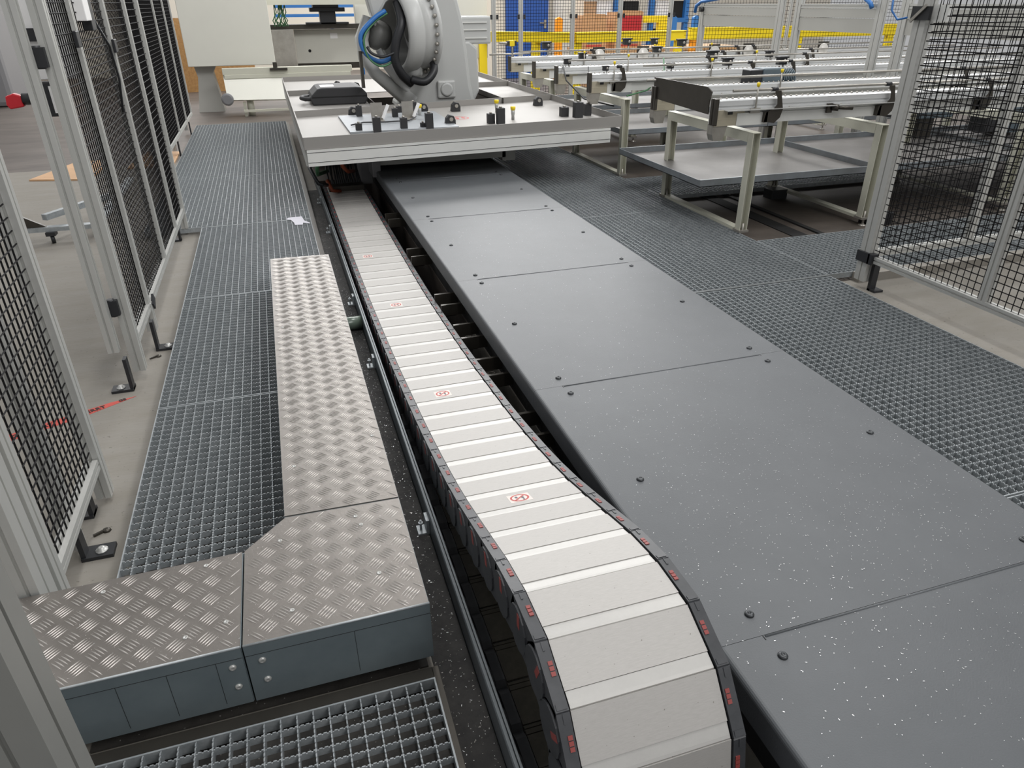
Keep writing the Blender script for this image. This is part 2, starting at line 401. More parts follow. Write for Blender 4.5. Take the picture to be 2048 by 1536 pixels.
def frontface(tr, x0, x1, bolts, lines):
    f = MB(); f.box((x0, 1.2215, .006), (x1, 1.226, TZ+.001)); part('front_sheet', f, 'galv_sheet', tr)
    f = MB(); f.tube([(x0, 1.2235, TZ+.001), (x1, 1.2235, TZ+.001)], .0028, 8); part('front_fold', f, 'galvanized', tr)
    f = MB(); f.box((x0, 1.2208, .150), (x1, 1.2216, .1508))
    for lx in lines: f.box((lx, 1.2208, .02), (lx+.0008, 1.2216, .150))
    part('sheet_seam', f, 'dark_gap', tr)
    for bx, bz in bolts:
        b = MB(); b.lathe([(0, .0085), (.001, .0085), (.004, .0070), (.0055, .003), (.0045, .0026)], (bx, 1.2215, bz), (0, -1, 0), 12); part('bolt', b, 'aluminium', tr)
frontface(tB, -.238, .178, [(-.205, .130), (-.203, .068)], [.0])
frontface(tC, -.95, -.2435, [(-.268, .128), (-.266, .066)], [-.30, -.40, -.50])

# ---------------------------------------------------------------- cable chain
def catmull(P, n):
    out = []
    for i in range(len(P)-1):
        p0, p1, p2, p3 = P[max(i-1, 0)], P[i], P[i+1], P[min(i+2, len(P)-1)]
        for k in range(n):
            t = k/n
            out.append(tuple(.5*((2*p1[a])+(-p0[a]+p2[a])*t+(2*p0[a]-5*p1[a]+4*p2[a]-p3[a])*t*t+(-p0[a]+3*p1[a]-3*p2[a]+p3[a])*t**3) for a in (0, 1)))
    out.append(P[-1]); return out
top = catmull([(6.6, -.01), (5.0, -.008), (4.1, -.004), (3.575, .004), (2.86, .04), (2.35, .085), (2.0, .125), (1.616, .192), (1.317, .275), (1.12, .332), (.98, .353)], 60)
R_ = .28; cy_, cz_ = .95, .073
top += [(cy_-R_*math.sin(a), cz_+R_*math.cos(a)) for a in [i*PI/160 for i in range(0, 161)]]
top += [(.96+i*.02, -.207) for i in range(0, 260)]
# resample at link pitch by chord
PT = .13; _o = 0
while top[_o][0] > 6.6-.013: _o += 1
top = top[_o:]
pins = [top[0]]; cur = 0
while True:
    c = pins[-1]; nxt = None
    for k in range(cur+1, len(top)):
        if math.dist(c, top[k]) >= PT:
            a, b = top[k-1], top[k]; da, db = math.dist(c, a), math.dist(c, b); u = (PT-da)/(db-da+1e-9)
            nxt = (a[0]+(b[0]-a[0])*u, a[1]+(b[1]-a[1])*u); cur = k-1; break
    if nxt is None: break
    pins.append(nxt)
chain = thing('cable_chain', 'long enclosed cable chain with aluminium cover plates and dark side links, looping at the front', 'cable chain', (.5, .95, -.2))
XL, XR = .35, .65
# link local frame: origin at pin i, +y along travel (towards pin i+1), +z outwards
pl = MB(); pl.box((XL+.001, .004, -.006), (XR-.001, PT*.76, .0)); plate_me = pl.mesh('cover_plate', 'chain_plate')
hs = MB(); hs.prism([(PT*.765, -.008), (PT*.765, -.0016), (PT*.80, -.0018), (PT*.88, -.0018), (PT*.95, -.0018), (PT*1.0, -.0022), (PT*1.02, -.008)], 'X', XL+.002, XR-.002); strip_me = hs.mesh('hinge_strip', 'chain_strip')
il = MB(); il.box((XL, .004, -.112), (XR, PT*.78, -.108)); il.box((XL, PT*.80, -.112), (XR, PT*.90, -.105)); il.box((XL, PT*.92, -.112), (XR, PT*.98, -.107)); inner_me = il.mesh('inner_lid', 'inner_lid')
def side_mesh(xa, xb, sgn):
    m = MB(); r = .052
    poly = [(-.018, -.045), (-.012, -.085), (.012, -.112), (PT-.03, -.112), (PT-.005, -.1), (PT+.012, -.06), (PT+.008, -.012), (PT+.002, .004), (.004, .004), (-.004, -.006)]
    m.prism(poly, 'X', xa, xb)
    # overlapping ear of the next link on the outside
    xo = (xa-.004, xa) if sgn < 0 else (xb, xb+.004)
    ear = [(PT*.45+.053*math.cos(a)-.02, -.056+.053*math.sin(a)) for a in [k*2*PI/14 for k in range(14)]]
    m.prism(ear, 'X', *xo)
    # step lip on the top edge
    m.box((xa+.003, PT-.012, .004), (xb-.003, PT-.001, .0055)); m.box(((xa+xb)/2-.002, .004, .004), ((xa+xb)/2+.002, .022, .0055))
    me = m.mesh('side_link', 'chain_side')
    c = MB(); 
    ci = (xb-.013, xb-.004) if sgn < 0 else (xa+.004, xa+.013)
    for k in range(3): c.box((ci[0], .042+k*.010, .003), (ci[1], .050+k*.010, .0058))
    c.box((xo[0]-.0008 if sgn < 0 else xo[1]-.001, .040, -.045), (xo[0]+.001 if sgn < 0 else xo[1]+.0008, .054, -.010))
    d = MB(); 
    return me, c.mesh('red_clip', 'red_plastic')
sl_me, rl_me = side_mesh(XL-.028, XL-.002, -1); sr_me, rr_me = side_mesh(XR+.002, XR+.028, 1)
ch_off = Vector(ORG[chain.name]); plates = []
for i in range(len(pins)-1):
    a, b = pins[i], pins[i+1]; ang = math.atan2(b[1]-a[1], b[0]-a[0])
    if a[0] > 4.6 and a[1] < -.15: continue
    # travel goes towards -Y on the top run: build a frame with y' along travel and z' outwards
    d = Vector((0, b[0]-a[0], b[1]-a[1])).normalized(); z = Vector((1, 0, 0)).cross(d)
    out = z if True else z
    # top run: d=-Y  -> X cross d = -Z ; flip X so that z' points outwards
    M = Matrix((Vector((-1, 0, 0)), d, -z)).transposed().to_4x4()
    # mirror about chain centre so that x' maps left/right symmetric
    M.translation = Vector((XL+XR, a[0], a[1]))-ch_off
    def add(name, me, par=chain, mtx=M):
        o = bpy.data.objects.new(name, me); COL.objects.link(o); o.parent = par
        if mtx is not None: o.matrix_local = mtx
        return o
    p = add('cover_plate', plate_me); plates.append((a, b, p, M.copy()))
    add('hinge_strip', strip_me); add('inner_lid', inner_me)
    s1 = add('side_link', sl_me); add('red_clip', rl_me, s1, None)
    s2 = add('side_link', sr_me); add('red_clip', rr_me, s2, None)
# warning stickers on cover plates
def sticker(xc, yc, size=.062):
    best = min(((abs((a[0]+b[0])/2-yc), a, b, p, M) for a, b, p, M in plates if a[1] > -.1), key=lambda q: q[0])
    _, a, b, p, M = best
    m = MB(); z = .0003; lx = XL+XR-xc; ly = PT*.40; h = size/2; hy = h*.86
    m.box((lx-h, ly-hy, 0), (lx+h, ly+hy, z)); m.cm = 1
    n = 28; r1, r2 = h*.86, h*.68; base = len(m.v)
    for k in range(n):
        t_ = 2*PI*k/n
        for rr in (r1, r2): m.v.append((lx+rr*math.cos(t_), ly+rr*.93*math.sin(t_), z*1.8))
    for k in range(n):
        j = (k+1) % n; m.quad((base+2*k, base+2*j, base+2*j+1, base+2*k+1))
    def quadline(x0, y0, x1, y1, wd, zz):
        dx, dy = x1-x0, y1-y0; L = math.hypot(dx, dy); ox, oy = -dy/L*wd, dx/L*wd; k = len(m.v)
        m.v.extend([(x0+ox, y0+oy, zz), (x0-ox, y0-oy, zz), (x1-ox, y1-oy, zz), (x1+ox, y1+oy, zz)]); m.quad((k, k+1, k+2, k+3))
    m.cm = 2
    for cx_, cy0, rx, ry, tilt in ((-.27, .18, .13, .22, .0), (-.27, -.25, .10, .13, 0), (.27, -.05, .13, .22, 0), (.27, -.47, .10, .13, 0)):
        k = len(m.v)
        for q in range(12): m.v.append((lx-(cx_*h+rx*h*math.cos(q*PI/6)), ly-(cy0*h+ry*h*math.sin(q*PI/6)), z*2.4))
        m.quad(range(k, k+12))
    m.cm = 1; quadline(lx-.52*h, ly-.48*h, lx+.52*h, ly+.48*h, h*.08, z*3)
    o = bpy.data.objects.new('no_step_sticker', m.mesh('no_step_sticker', ['sign_white', 'sign_red', 'sign_grey'])); COL.objects.link(o); o.parent = p
    o['label'] = 'small square sticker with red prohibition ring over two shoe prints'
for xc, yc in ((.485, 1.43), (.465, 2.42), (.472, 3.56), (.44, 4.4)): sticker(xc, yc)

# chain trough rail: two stepped aluminium strips on the left of the chain
t = thing('chain_rail', 'long thin aluminium guide rail along the left side of the cable chain', 'rail', (.28, 1, -.235))
b = MB(); b.prism([(.272, -.235), (.272, .030), (.2745, .034), (.281, .034), (.281, .024), (.284, .024), (.284, .034), (.289, .034), (.291, .030), (.291, .015), (.279, .010), (.279, -.235)], 'Y', -.3, 6.9)
part('rail_extrusion', b, 'rail_grey', t)
for y in (.62, 1.75, 2.95, 3.75, 5.2, 6.1):
    b = MB(); b.box((.236, y-.022, -.042), (.272, y+.022, -.036)); b.box((.262, y-.022, -.036), (.272, y+.022, .01)); b.cyl((.248, y, -.042), (.248, y, .0), .0035, 8); b.cyl((.248, y, -.014), (.248, y, -.008), .008, 6)
    part('rail_bracket', b, 'galvanized', t)
b = MB(); b.cyl((.12, 3.40, -.008), (.272, 3.40, -.008), .034, 16); solo('conduit', b, 'conduit_grey', 'short round green-grey conduit crossing the gutter under the tread plate', 'pipe', (.2, 3.4, -.04))
# grating frame of the front grating
b = MB(); b.box((.168, -.2, -.05), (.182, 1.20, -.006)); b.box((-.95, 1.168, -.05), (.182, 1.205, -.012)); solo('grating_border', b, 'steel_dark', 'dark angle iron border around the front grating', 'frame', (.17, 1.18, -.05))
# paper
m = MB(); P = [(-.055, .02), (-.05, .045), (-.02, .05), (.045, .05), (.055, -.01), (.09, -.05), (.085, -.058), (.045, -.04), (.04, -.065), (-.01, -.06), (-.012, -.03), (-.03, .015)]
m.prism([(.04+x*1.1, 5.45+y*2.0) for x, y in P], 'Z', .001, .003); solo('torn_paper', m, 'paper', 'small torn scrap of white paper on the left grating', 'paper', (.04, 5.45, 0))
# border plates right of left gratings
m = MB(); m.box((.152, 4.12, -.042), (.182, 10.7, -.012)); solo('angle_iron', m, 'steel_dark', 'dark edge angle between the left gratings and the rail gutter', 'angle iron', (.16, 7, -.05))

# ---------------------------------------------------------------- safety fences
def wires(axis, fixed, a0, a1, z0, z1, sp=.0365, r=.0020):
    m = MB()
    n = int((a1-a0)/sp)
    for i in range(1, n+1):
        a = a0+(a1-a0)*i/(n+1)
        p, q = ((fixed, a, z0), (fixed, a, z1)) if axis == 'Y' else ((a, fixed, z0), (a, fixed, z1))
        m.tube([p, q], r*1.3, 4)
    k = int((z1-z0)/sp)
    for j in range(1, k+1):
        z = z0+(z1-z0)*j/(k+1)
        p, q = ((fixed+.003, a0, z), (fixed+.003, a1, z)) if axis == 'Y' else ((a0, fixed+.003, z), (a1, fixed+.003, z))
        m.tube([p, q], r*1.3, 4)
    return m
def post(x, y, w_, h_, label, z1=1.95, foot=None, z0=-.0):
    t = thing('fence_post', label, 'fence post', (x, y, z0))
    vprofile_m = MB(); vprofile(vprofile_m, x, y, w_, h_, z0, z1); part('post_profile', vprofile_m, 'alu_profile', t)
    if foot:
        sx, sy = foot; b = MB(); fx = x+sx*.0; fy = y+sy*(h_/2+.012)
        b.box((x-.02, fy-.010, -.05), (x+.02, fy+.010, .09)); b.box((x-.035, fy-.01, -.05), (x+.035, fy+sy*.075, -.038))
        part('foot_bracket', b, 'black_plastic', t, 'black steel foot bracket')
        b = MB(); b.lathe([(0, .018), (.003, .018), (.0031, .011), (.011, .010), (.012, .004)], (x+.005, fy+sy*.045, -.038), (0, 0, 1), 10); part('foot_bolt', b, 'aluminium', t)
    return t
def footX(t, x, y, sx):
    b = MB(); b.box((x+sx*.022, y-.045, -.05), (x+sx*.036, y-.005, .10)); b.box((x+sx*.022, y-.05, -.05), (x+sx*.11, y+.01, -.038)); part('foot_bracket', b, 'black_plastic', t, 'black steel foot bracket')
    b = MB(); b.lathe([(0, .018), (.003, .018), (.0031, .011), (.011, .010), (.012, .004)], (x+sx*.075, y-.022, -.038), (0, 0, 1), 10); part('foot_bolt', b, 'aluminium', t)
def fence(axis, fixed, a0, a1, ups, zb, label, z1=1.93, upw=.04, sp=.0365, inner='alu_white'):
    loc = (fixed, a0, 0) if axis == 'Y' else (a0, fixed, 0)
    t = thing('mesh_fence', label, 'safety fence', loc)
    b = MB(); sec = slot_section(.04, .036)
    if axis == 'Y': b.prism([(fixed+p, zb+.018+q) for p, q in sec], 'Y', a0, a1)
    else: b.prism([(fixed+p, zb+.018+q) for p, q in sec], 'X', a0, a1)
    part('bottom_rail', b, 'alu_profile', t)
    for u in ups:
        b = MB(); x, y = (fixed, u) if axis == 'Y' else (u, fixed); vprofile(b, x, y, upw, upw, zb+.036, z1); part('upright', b, 'alu_profile', t)
    m = wires(axis, fixed, a0, a1, zb+.03, z1, sp); part('wire_mesh', m, 'wire', t, 'black welded wire mesh', 'stuff')
    return t
FX = -.728
# left run, from the camera away
t = post(FX, 1.675, .05, .05, 'aluminium fence post standing behind the left arm of the tread step'); 
t = post(FX-.0, 1.59, .045, .09, 'wide aluminium gate post cut by the left picture edge above the tread step')
fence('Y', FX, 1.70, 2.22, [], .09, 'narrow black mesh fence panel nearest the camera on the left', z1=1.93)
t = post(FX, 2.25, .045, .05, 'aluminium post ending the nearest left mesh panel, beside the open gateway', z0=-.03); footX(t, FX, 2.20, -1)
t = post(FX-.04, 1.99, .045, .05, 'short aluminium post behind the rail of the nearest left panel', z1=.8, z0=-.03); footX(t, FX-.04, 1.98, 1)
t = post(FX, 3.165, .05, .05, 'aluminium gate post with black foot bracket beyond the open gateway', z0=-.0); footX(t, FX, 3.10, -1)
t = thing('gate_stile', 'aluminium gate stile hanging clear of the floor beside the gate post', 'gate', (-.79, 3.09, .13))
b = MB(); vprofile(b, -.790, 3.09, .042, .045, .13, 1.95); part('stile_profile', b, 'alu_profile', t)
for z in (.27, 1.22):
    b = MB(); b.cyl((-.760, 3.13, z), (-.760, 3.13, z+.075), .014, 12); b.box((-.788, 3.115, z+.005), (-.735, 3.14, z+.07)); part('hinge', b, 'black_plastic', t)
fence('Y', FX, 3.19, 5.49, [3.60, 4.34, 5.0], .11, 'long black mesh fence panel in the middle of the left fence', z1=1.93)
t = post(FX, 3.62, .045, .05, 'aluminium fence post with black foot bracket just beyond the gate post', z1=.14, z0=-.0); footX(t, FX, 3.50, 1)
b = MB(); b.obox((FX+.026, 3.66, .13), (1,0,0), (0,.8,.6), (0,-.6,.8), (.005, .03, .022)); solo('fence_clamp', b, 'black_plastic', 'black clamp plate on the bottom rail of the middle left fence', 'clamp', (FX, 3.66, .13))
t = post(FX, 5.515, .045, .05, 'aluminium post at the far end of the middle left fence', z0=-.0); footX(t, FX, 5.40, -1)
fence('Y', -1.05, 7.6, 10.9, [7.62, 9.15, 10.08, 10.86], .12, 'farthest black mesh fence panel on the left near the chipboard', z1=1.93)
for y, n in ((8.83, 'aluminium fence post on the far left with foot beside the orange board'), (10.35, 'farthest aluminium fence post on the left before the cream machine')):
    t = post(-1.09, y, .04, .04, n, z1=.14); footX(t, -1.07, y, 1)
# big near post
t = thing('machine_post', 'big aluminium profile post, close and soft, at the bottom left corner', 'post', (-.46, .86, -.05))
b = MB(); vprofile(b, -.475, .84, .09, .09, -.05, 1.95); part('post_profile', b, 'alu_dull', t)
b = MB(); vprofile(b, -.600, .84, .12, .05, -.05, 1.95); part('door_profile', b, 'alu_dull', t)
b = MB(); b.box((-.445, .795, .0), (-.440, .7945, 1.9)); 
# locks and handles on the left
t = thing('gate_lock', 'white and black gate lock with a red handle behind the left gate post', 'lock', (-.9, 3.8, 1.0))
b = MB(); b.box((-.960, 3.80, 1.135), (-.79, 3.86, 1.60)); part('white_housing', b, 'white', t, 'white lock housing', bevel=.003)
b = MB(); b.box((-.955, 3.785, 1.285), (-.885, 3.80, 1.335)); part('clamp_block', b, 'black_plastic', t)
b = MB(); b.box((-.98, 3.78, .985), (-.85, 3.86, 1.125)); part('lock_body', b, 'black_plastic', t, 'black lock body', bevel=.004)
b = MB(); b.box((-.915, 3.777, 1.00), (-.880, 3.7805, 1.11)); part('type_plate', b, 'white', t)
b = MB(); b.cyl((-.98, 3.80, 1.06), (-1.03, 3.80, 1.06), .024, 12); part('knob_shaft', b, 'black_plastic', t)
b = MB(); b.prism([(-1.03, 1.03), (-1.085, 1.022), (-1.095, 1.04), (-1.09, 1.075), (-1.06, 1.085), (-1.03, 1.075)], 'Y', 3.78, 3.82); part('red_handle', b, 'red_bright', t, bevel=.005)
t = thing('cable_switch', 'silver and white safety switch box with dark cable hanging high on the left fence', 'switch', (-.70, 3.9, 1.3))
b = MB(); b.box((-.735, 3.75, 1.36), (-.69, 3.86, 1.55)); part('switch_box', b, 'white', t, bevel=.003)
b = MB(); b.box((-.735, 3.86, 1.32), (-.695, 3.95, 1.50)); part('black_box', b, 'black_plastic', t, bevel=.003)
b = MB(); b.tube([(-.70, 3.95, 1.36), (-.68, 4.05, 1.25), (-.69, 4.15, 1.1), (-.71, 4.15, .95)], .006, 6); part('cable', b, 'black_plastic', t)
for y, z in ((3.52, 1.30), (4.32, 1.24)):
    b = MB(); b.box((FX+.02, y-.03, z-.03), (FX+.034, y+.03, z+.03)); solo('fence_clamp', b, 'black_plastic', 'black clamp on the near upright of the middle left fence' if y < 4 else 'black clamp on the second upright of the middle left fence', 'clamp', (FX, y, z), bevel=.003)

# right run
t = post(3.091, 3.093, .05, .075, 'thick aluminium corner post of the right fence standing on the grating edge', z0=-.0, z1=1.95)
b = MB(); b.box((3.10, 3.03, -.05), (3.14, 3.05, .11)); b.box((3.10, 2.99, -.05), (3.16, 3.05, -.038)); part('foot_bracket', b, 'black_plastic', t)
t = fence('Y', 3.09, 1.0, 3.05, [2.33, 1.6], .12, 'black mesh fence panel on the right coming towards the camera', z1=1.93)
t = fence('X', 3.135, 3.12, 6.6, [3.86, 4.75, 5.7], .12, 'black mesh fence panel on the right running across behind the corner post', z1=1.93)
b = MB(); b.box((3.055, 3.04, .11), (3.067, 3.14, .17)); b.box((3.055, 3.02, .11), (3.10, 3.055, .17)); solo('corner_clamp', b, 'black_plastic', 'black clamp low on the thick right corner post', 'clamp', (3.06, 3.09, .14), bevel=.002)
t = thing('door_latch', 'black and silver latch high on the right corner post', 'latch', (3.06, 3.1, 1.34))
b = MB(); b.box((3.05, 3.03, 1.33), (3.066, 3.14, 1.39)); part('latch_plate', b, 'black_plastic', t)
b = MB(); b.box((3.09, 2.96, 1.325), (3.115, 3.05, 1.395)); part('strike_block', b, 'alu_white', t)
b = MB(); b.obox((3.045, 3.09, 1.36), (1,0,0), (0,.75,-.65), (0,.65,.75), (.004, .055, .007)); part('lever', b, 'stainless', t)
b = MB(); b.tube([(3.06, 3.17, 1.34), (3.05, 3.22, 1.33), (3.05, 3.27, 1.37), (3.05, 3.28, 1.45)], .005, 6); part('cable', b, 'blue', t)

# ---------------------------------------------------------------- conveyors on the right
def stand(x, ya, yb, ztop, label):
    t = thing('conveyor_stand', label, 'conveyor stand', (x, ya, -.05))
    for i, y in enumerate((ya, yb)):
        b = MB(); d = .005; w2, h2 = .030, .028
        b.prism([(x-w2, y-h2), (x-w2+d, y-h2), (x-w2+d, y+h2-d), (x+w2-d, y+h2-d), (x+w2-d, y-h2), (x+w2, y-h2), (x+w2, y+h2), (x-w2, y+h2)], 'Z', .015, ztop)
        part('leg', b, 'cream_paint', t)
        b = MB(); b.box((x-.038, y-.04, .0), (x+.038, y+.04, .015)); b.cyl((x, y-.02, -.05), (x, y-.02, .06), .008, 8); b.lathe([(0, .03), (.008, .03), (.014, .012), (.02, .01)], (x, y-.02, -.05), (0, 0, 1), 12)
        part('levelling_foot', b, 'stainless', t)
    b = MB(); b.box((x-.03, ya+.04, .0), (x+.03, yb-.04, .02)); part('floor_bar', b, 'cream_paint', t)
    b = MB(); b.box((x-.031, ya-.028, ztop-.001), (x+.031, yb+.03, ztop+.004)); b.box((x-.031, ya+.03, ztop-.06), (x-.027, yb-.03, ztop)); b.box((x+.027, ya+.03, ztop-.06), (x+.031, yb-.03, ztop)); part('cross_beam', b, 'cream_paint', t)
    return t
rows = [(4.16, 5.24, 'front conveyor pair'), (6.09, 7.2, 'middle conveyor pair'), (7.95, 8.95, 'rear conveyor pair')]
pos = ['left end', 'second position', 'third position', 'right end']
for (ya, yb, nm) in rows:
    for k, x in enumerate((2.99, 4.02, 5.35, 6.7)):
        stand(x, ya, yb, .655, 'cream U-channel stand under the %s of the %s' % (pos[k], nm))
def conveyor(y, label, xe=8.4, plate=True, brk=(3.15, 4.07, 4.95, 5.9), chute=True, rod_dx=0, rollers=True, sens=((2.95, 0),)):
    t = thing('roller_conveyor', label, 'conveyor', (2.73, y, .69))
    b = MB(); f = y-.035; k = y+.035
    b.prism([(f, .700), (f, .764), (f+.010, .766), (f+.010, .776), (k, .776), (k, .700)], 'X', 2.74, xe)
    part('lower_beam', b, 'alu_white', t)
    b = MB(); b.prism([(f+.010, .776), (f-.003, .780), (f-.003, .800), (f+.006, .803), (f+.006, .812), (f-.001, .815), (f-.001, .845), (f+.014, .852), (k, .852), (k, .776)], 'X', 2.74, xe)
    part('upper_rail', b, 'rail_alu', t)
    b = MB(); b.box((2.80, f-.05, .786), (xe, f-.006, .790)); part('side_lip', b, 'aluminium', t)
    b = MB(); b.box((2.735, f-.008, .692), (2.955, f+.001, .790)); b.box((2.735, f-.010, .735), (2.955, f-.006, .737)); part('end_cover', b, 'brushed_cream', t, bevel=.002)
    b = MB(); b.box((2.90, f-.012, .690), (3.14, f-.002, .768)); part('white_cover', b, 'alu_white', t)
    b = MB(); b.box((2.83, f-.011, .762), (2.865, f-.007, .785)); part('sensor_window', b, 'black_plastic', t)
    b = MB(); b.box((2.712, y-.075, .70), (2.738, y-.048, .865)); b.box((2.712, y-.040, .70), (2.738, y-.013, .865)); part('end_bracket', b, 'steel_dark', t, bevel=.004)
    if chute:
        b = MB(); b.prism([(2.735, .70), (2.735, .64), (2.75, .60), (2.82, .60), (2.845, .70)], 'Y', y-.035, y+.03); part('chip_chute', b, 'stainless', t)
    if rollers:
        b = MB()
        n = int((xe-2.8)/.045)
        for i in range(n): b.lathe([(0, .009), (.005, .0075), (.009, .003)], (2.8+i*.045, k-.02, .852), (0, 0, 1), 6)
        part('ball_rollers', b, 'stainless', t, kind='stuff')
    b = MB(); b.cyl((2.85+rod_dx, y-.04, .905), (xe, y-.04, .905), .009, 8); part('guide_rod', b, 'stainless', t)
    for x in brk:
        b = MB(); P = [(.004, .899), (.047, .899), (.080, .782), (.067, .731), (.027, .697), (-.055, .709), (-.045, .768), (.014, .79), (.034, .815), (.027, .856), (.006, .88)]
        b.prism([(x+p, q) for p, q in P], 'Y', f-.034, f-.028); b.box((x-.055, f-.034, .705), (x-.03, f+.001, .77)); part('rod_bracket', b, 'steel_dark', t, 'dark curved bracket')
        b = MB(); b.cyl((x-.01, y-.04, .905), (x+.035, y-.04, .905), .014, 10); part('rod_clamp', b, 'black_plastic', t)
    for x, dy in sens:
        b = MB(); b.cyl((x, f-.015, .78), (x, f-.012, .93), .006, 8); b.box((x-.04, f-.022, .765), (x+.035, f-.010, .795)); part('sensor_post', b, 'stainless', t)
        b = MB(); b.lathe([(0, .008), (.012, .012), (.025, .012), (.027, .004)], (x, f-.012, .925), (0, 0, 1), 8); part('yellow_cap', b, 'yellow', t)
    for i, x in enumerate([3.3+.42*j for j in range(10)]):
        if x < xe:
            b = MB(); b.lathe([(0, .007), (.004, .006), (.005, .002)], (x, f-.001, .79), (0, -1, 0), 8); part('screw', b, 'stainless', t)
    return t
C1 = conveyor(4.30, 'nearest white aluminium conveyor on the right with dark curved rod brackets', sens=((3.03, 0),))
C2 = conveyor(5.12, 'second conveyor from the front, joined to the first by a dark guide plate', brk=(5.6,), rod_dx=-.2, sens=((3.81, 0),))
C3 = conveyor(6.35, 'third conveyor from the front, its end beside the robot table corner', brk=(3.0, 4.35, 4.80), sens=((2.96, 0), (3.95, 0)), rod_dx=.4)
C4 = conveyor(7.18, 'fourth conveyor from the front with sensors on its left end', brk=(4.4, 5.6), chute=True, sens=((3.5, 0), (5.0, 0)))
C5 = conveyor(7.85, 'fifth conveyor from the front, short white end beside the fourth', brk=(5.0, 6.2), sens=((3.3, 0),), rod_dx=.5)
C6 = conveyor(8.72, 'rearmost conveyor with round disc covers before the back fence', brk=(3.75, 5.75, 6.0), sens=((4.6, 0), (5.4, 0)), chute=False)
# dark guide plate between first two conveyors
b = MB(); b.prism([(4.33, .84), (4.31, .90), (4.37, .925), (5.10, .925), (5.10, .80), (5.04, .78), (4.33, .76)], 'X', 2.725, 2.733)
solo('guide_plate', b, 'steel_dark', 'dark steel guide plate slanting between the ends of the two nearest conveyors', 'plate', (2.73, 4.7, .8))
# clamp handle on nearest conveyor
b = MB(); b.box((3.60, 4.245, .74), (3.64, 4.262, .80)); b.cyl((3.65, 4.235, .775), (3.76, 4.19, .77), .012, 10); b.cyl((3.64, 4.25, .775), (3.67, 4.22, .773), .022, 10)
solo('lever_handle', b, 'steel_dark', 'round dark clamp handle sticking out of the nearest conveyor', 'handle', (3.65, 4.23, .77))
# disc covers on the rear conveyor
for i, x in enumerate((3.86, 4.45, 5.45, 5.95, 7.1)):
    b = MB(); b.lathe([(0, .075), (.006, .075), (.008, .07), (.008, .02), (.012, .018), (.012, .002)], (x, 8.675, .84), (0, -1, 0), 24); b.cm = 1; b.box((x-.08, 8.680, .75), (x+.08, 8.685, .935))
    solo('disc_cover', b, ['glass_disc', 'steel_dark'], 'pale round disc cover on the rearmost conveyor, %s from the left' % ['first', 'second', 'third', 'fourth', 'fifth'][i], 'disc', (x, 8.68, .84), 'disc covers on the rear conveyor')
# sensors / black heads on rods
def head(x, y, z, s, label):
    y = min((5.12, 6.35, 7.18, 7.85, 8.72), key=lambda q: abs(q-y))+.01; z = max(z, .87); s *= .62
    t = thing('light_sensor', label, 'sensor', (x, y, z), 'black sensor heads on the conveyors')
    b = MB(); b.box((x-s*.6, y-s*.4, z), (x+s*.6, y+s*.4, z+s*.8)); b.box((x-s*.75, y-s*.5, z+s*.8), (x+s*.75, y+s*.5, z+s)); part('housing', b, 'black_plastic', t, bevel=.004)
    b = MB(); b.lathe([(0, s*.22), (s*.1, s*.2), (s*.12, s*.05)], (x+s*.2, y-s*.4, z+s*.5), (0, -1, 0), 10); b.cyl((x+s*.3, y, .853), (x+s*.3, y, z), s*.12, 8); part('lens_stem', b, 'stainless', t)
for i, (x, y, z, s, l) in enumerate([(3.2, 8.735, .93, .12, 'black sensor head at the left end of the rearmost conveyor'), (4.25, 8.75, .95, .12, 'black sensor head left of the second disc on the rearmost conveyor'),
    (5.0, 8.8, .92, .13, 'black sensor head between the second and third disc covers'), (4.62, 8.95, .95, .11, 'small black sensor head behind the rearmost conveyor rod'),
    (3.3, 7.75, .86, .10, 'low black sensor head on the fifth conveyor'), (2.86, 7.2, .85, .09, 'black sensor head on the end of the fourth conveyor'),
    (2.9, 6.6, .86, .07, 'small black sensor block over the third conveyor end'), (4.15, 6.5, .88, .11, 'dark sensor head in the cluster above the third conveyor'),
    (4.5, 7.0, .88, .13, 'large dark sensor head behind the third conveyor'), (4.2, 7.6, .90, .12, 'dark sensor head right of centre on the fifth conveyor'),
    (3.55, 6.55, .86, .08, 'sensor head with green cable on the third conveyor'), (5.2, 6.9, .88, .1, 'dark sensor head far right on the fourth conveyor'), (4.75, 5.9, .80, .12, 'black sensor box behind the second conveyor')]):
    head(x, y, z, s, l)
for i, (p, c, l) in enumerate([([(2.80, 7.15, .86), (2.78, 7.0, .74), (2.85, 6.7, .60), (3.0, 6.35, .57)], 'black_plastic', 'thin black cable hanging between the fourth and third conveyor ends'),
        ([(3.55, 6.5, .95), (3.52, 6.4, .80), (3.3, 6.3, .70), (3.05, 6.2, .67)], 'green_cable', 'thin green cable hanging over the end of the third conveyor'),
        ([(3.05, 7.1, .85), (3.0, 6.95, .7), (3.15, 6.7, .62)], 'black_plastic', 'short black cable loop behind the third conveyor end')]):
    b = MB(); b.tube(p, .007, 6); solo('cable', b, c, l, 'cable', p[0])
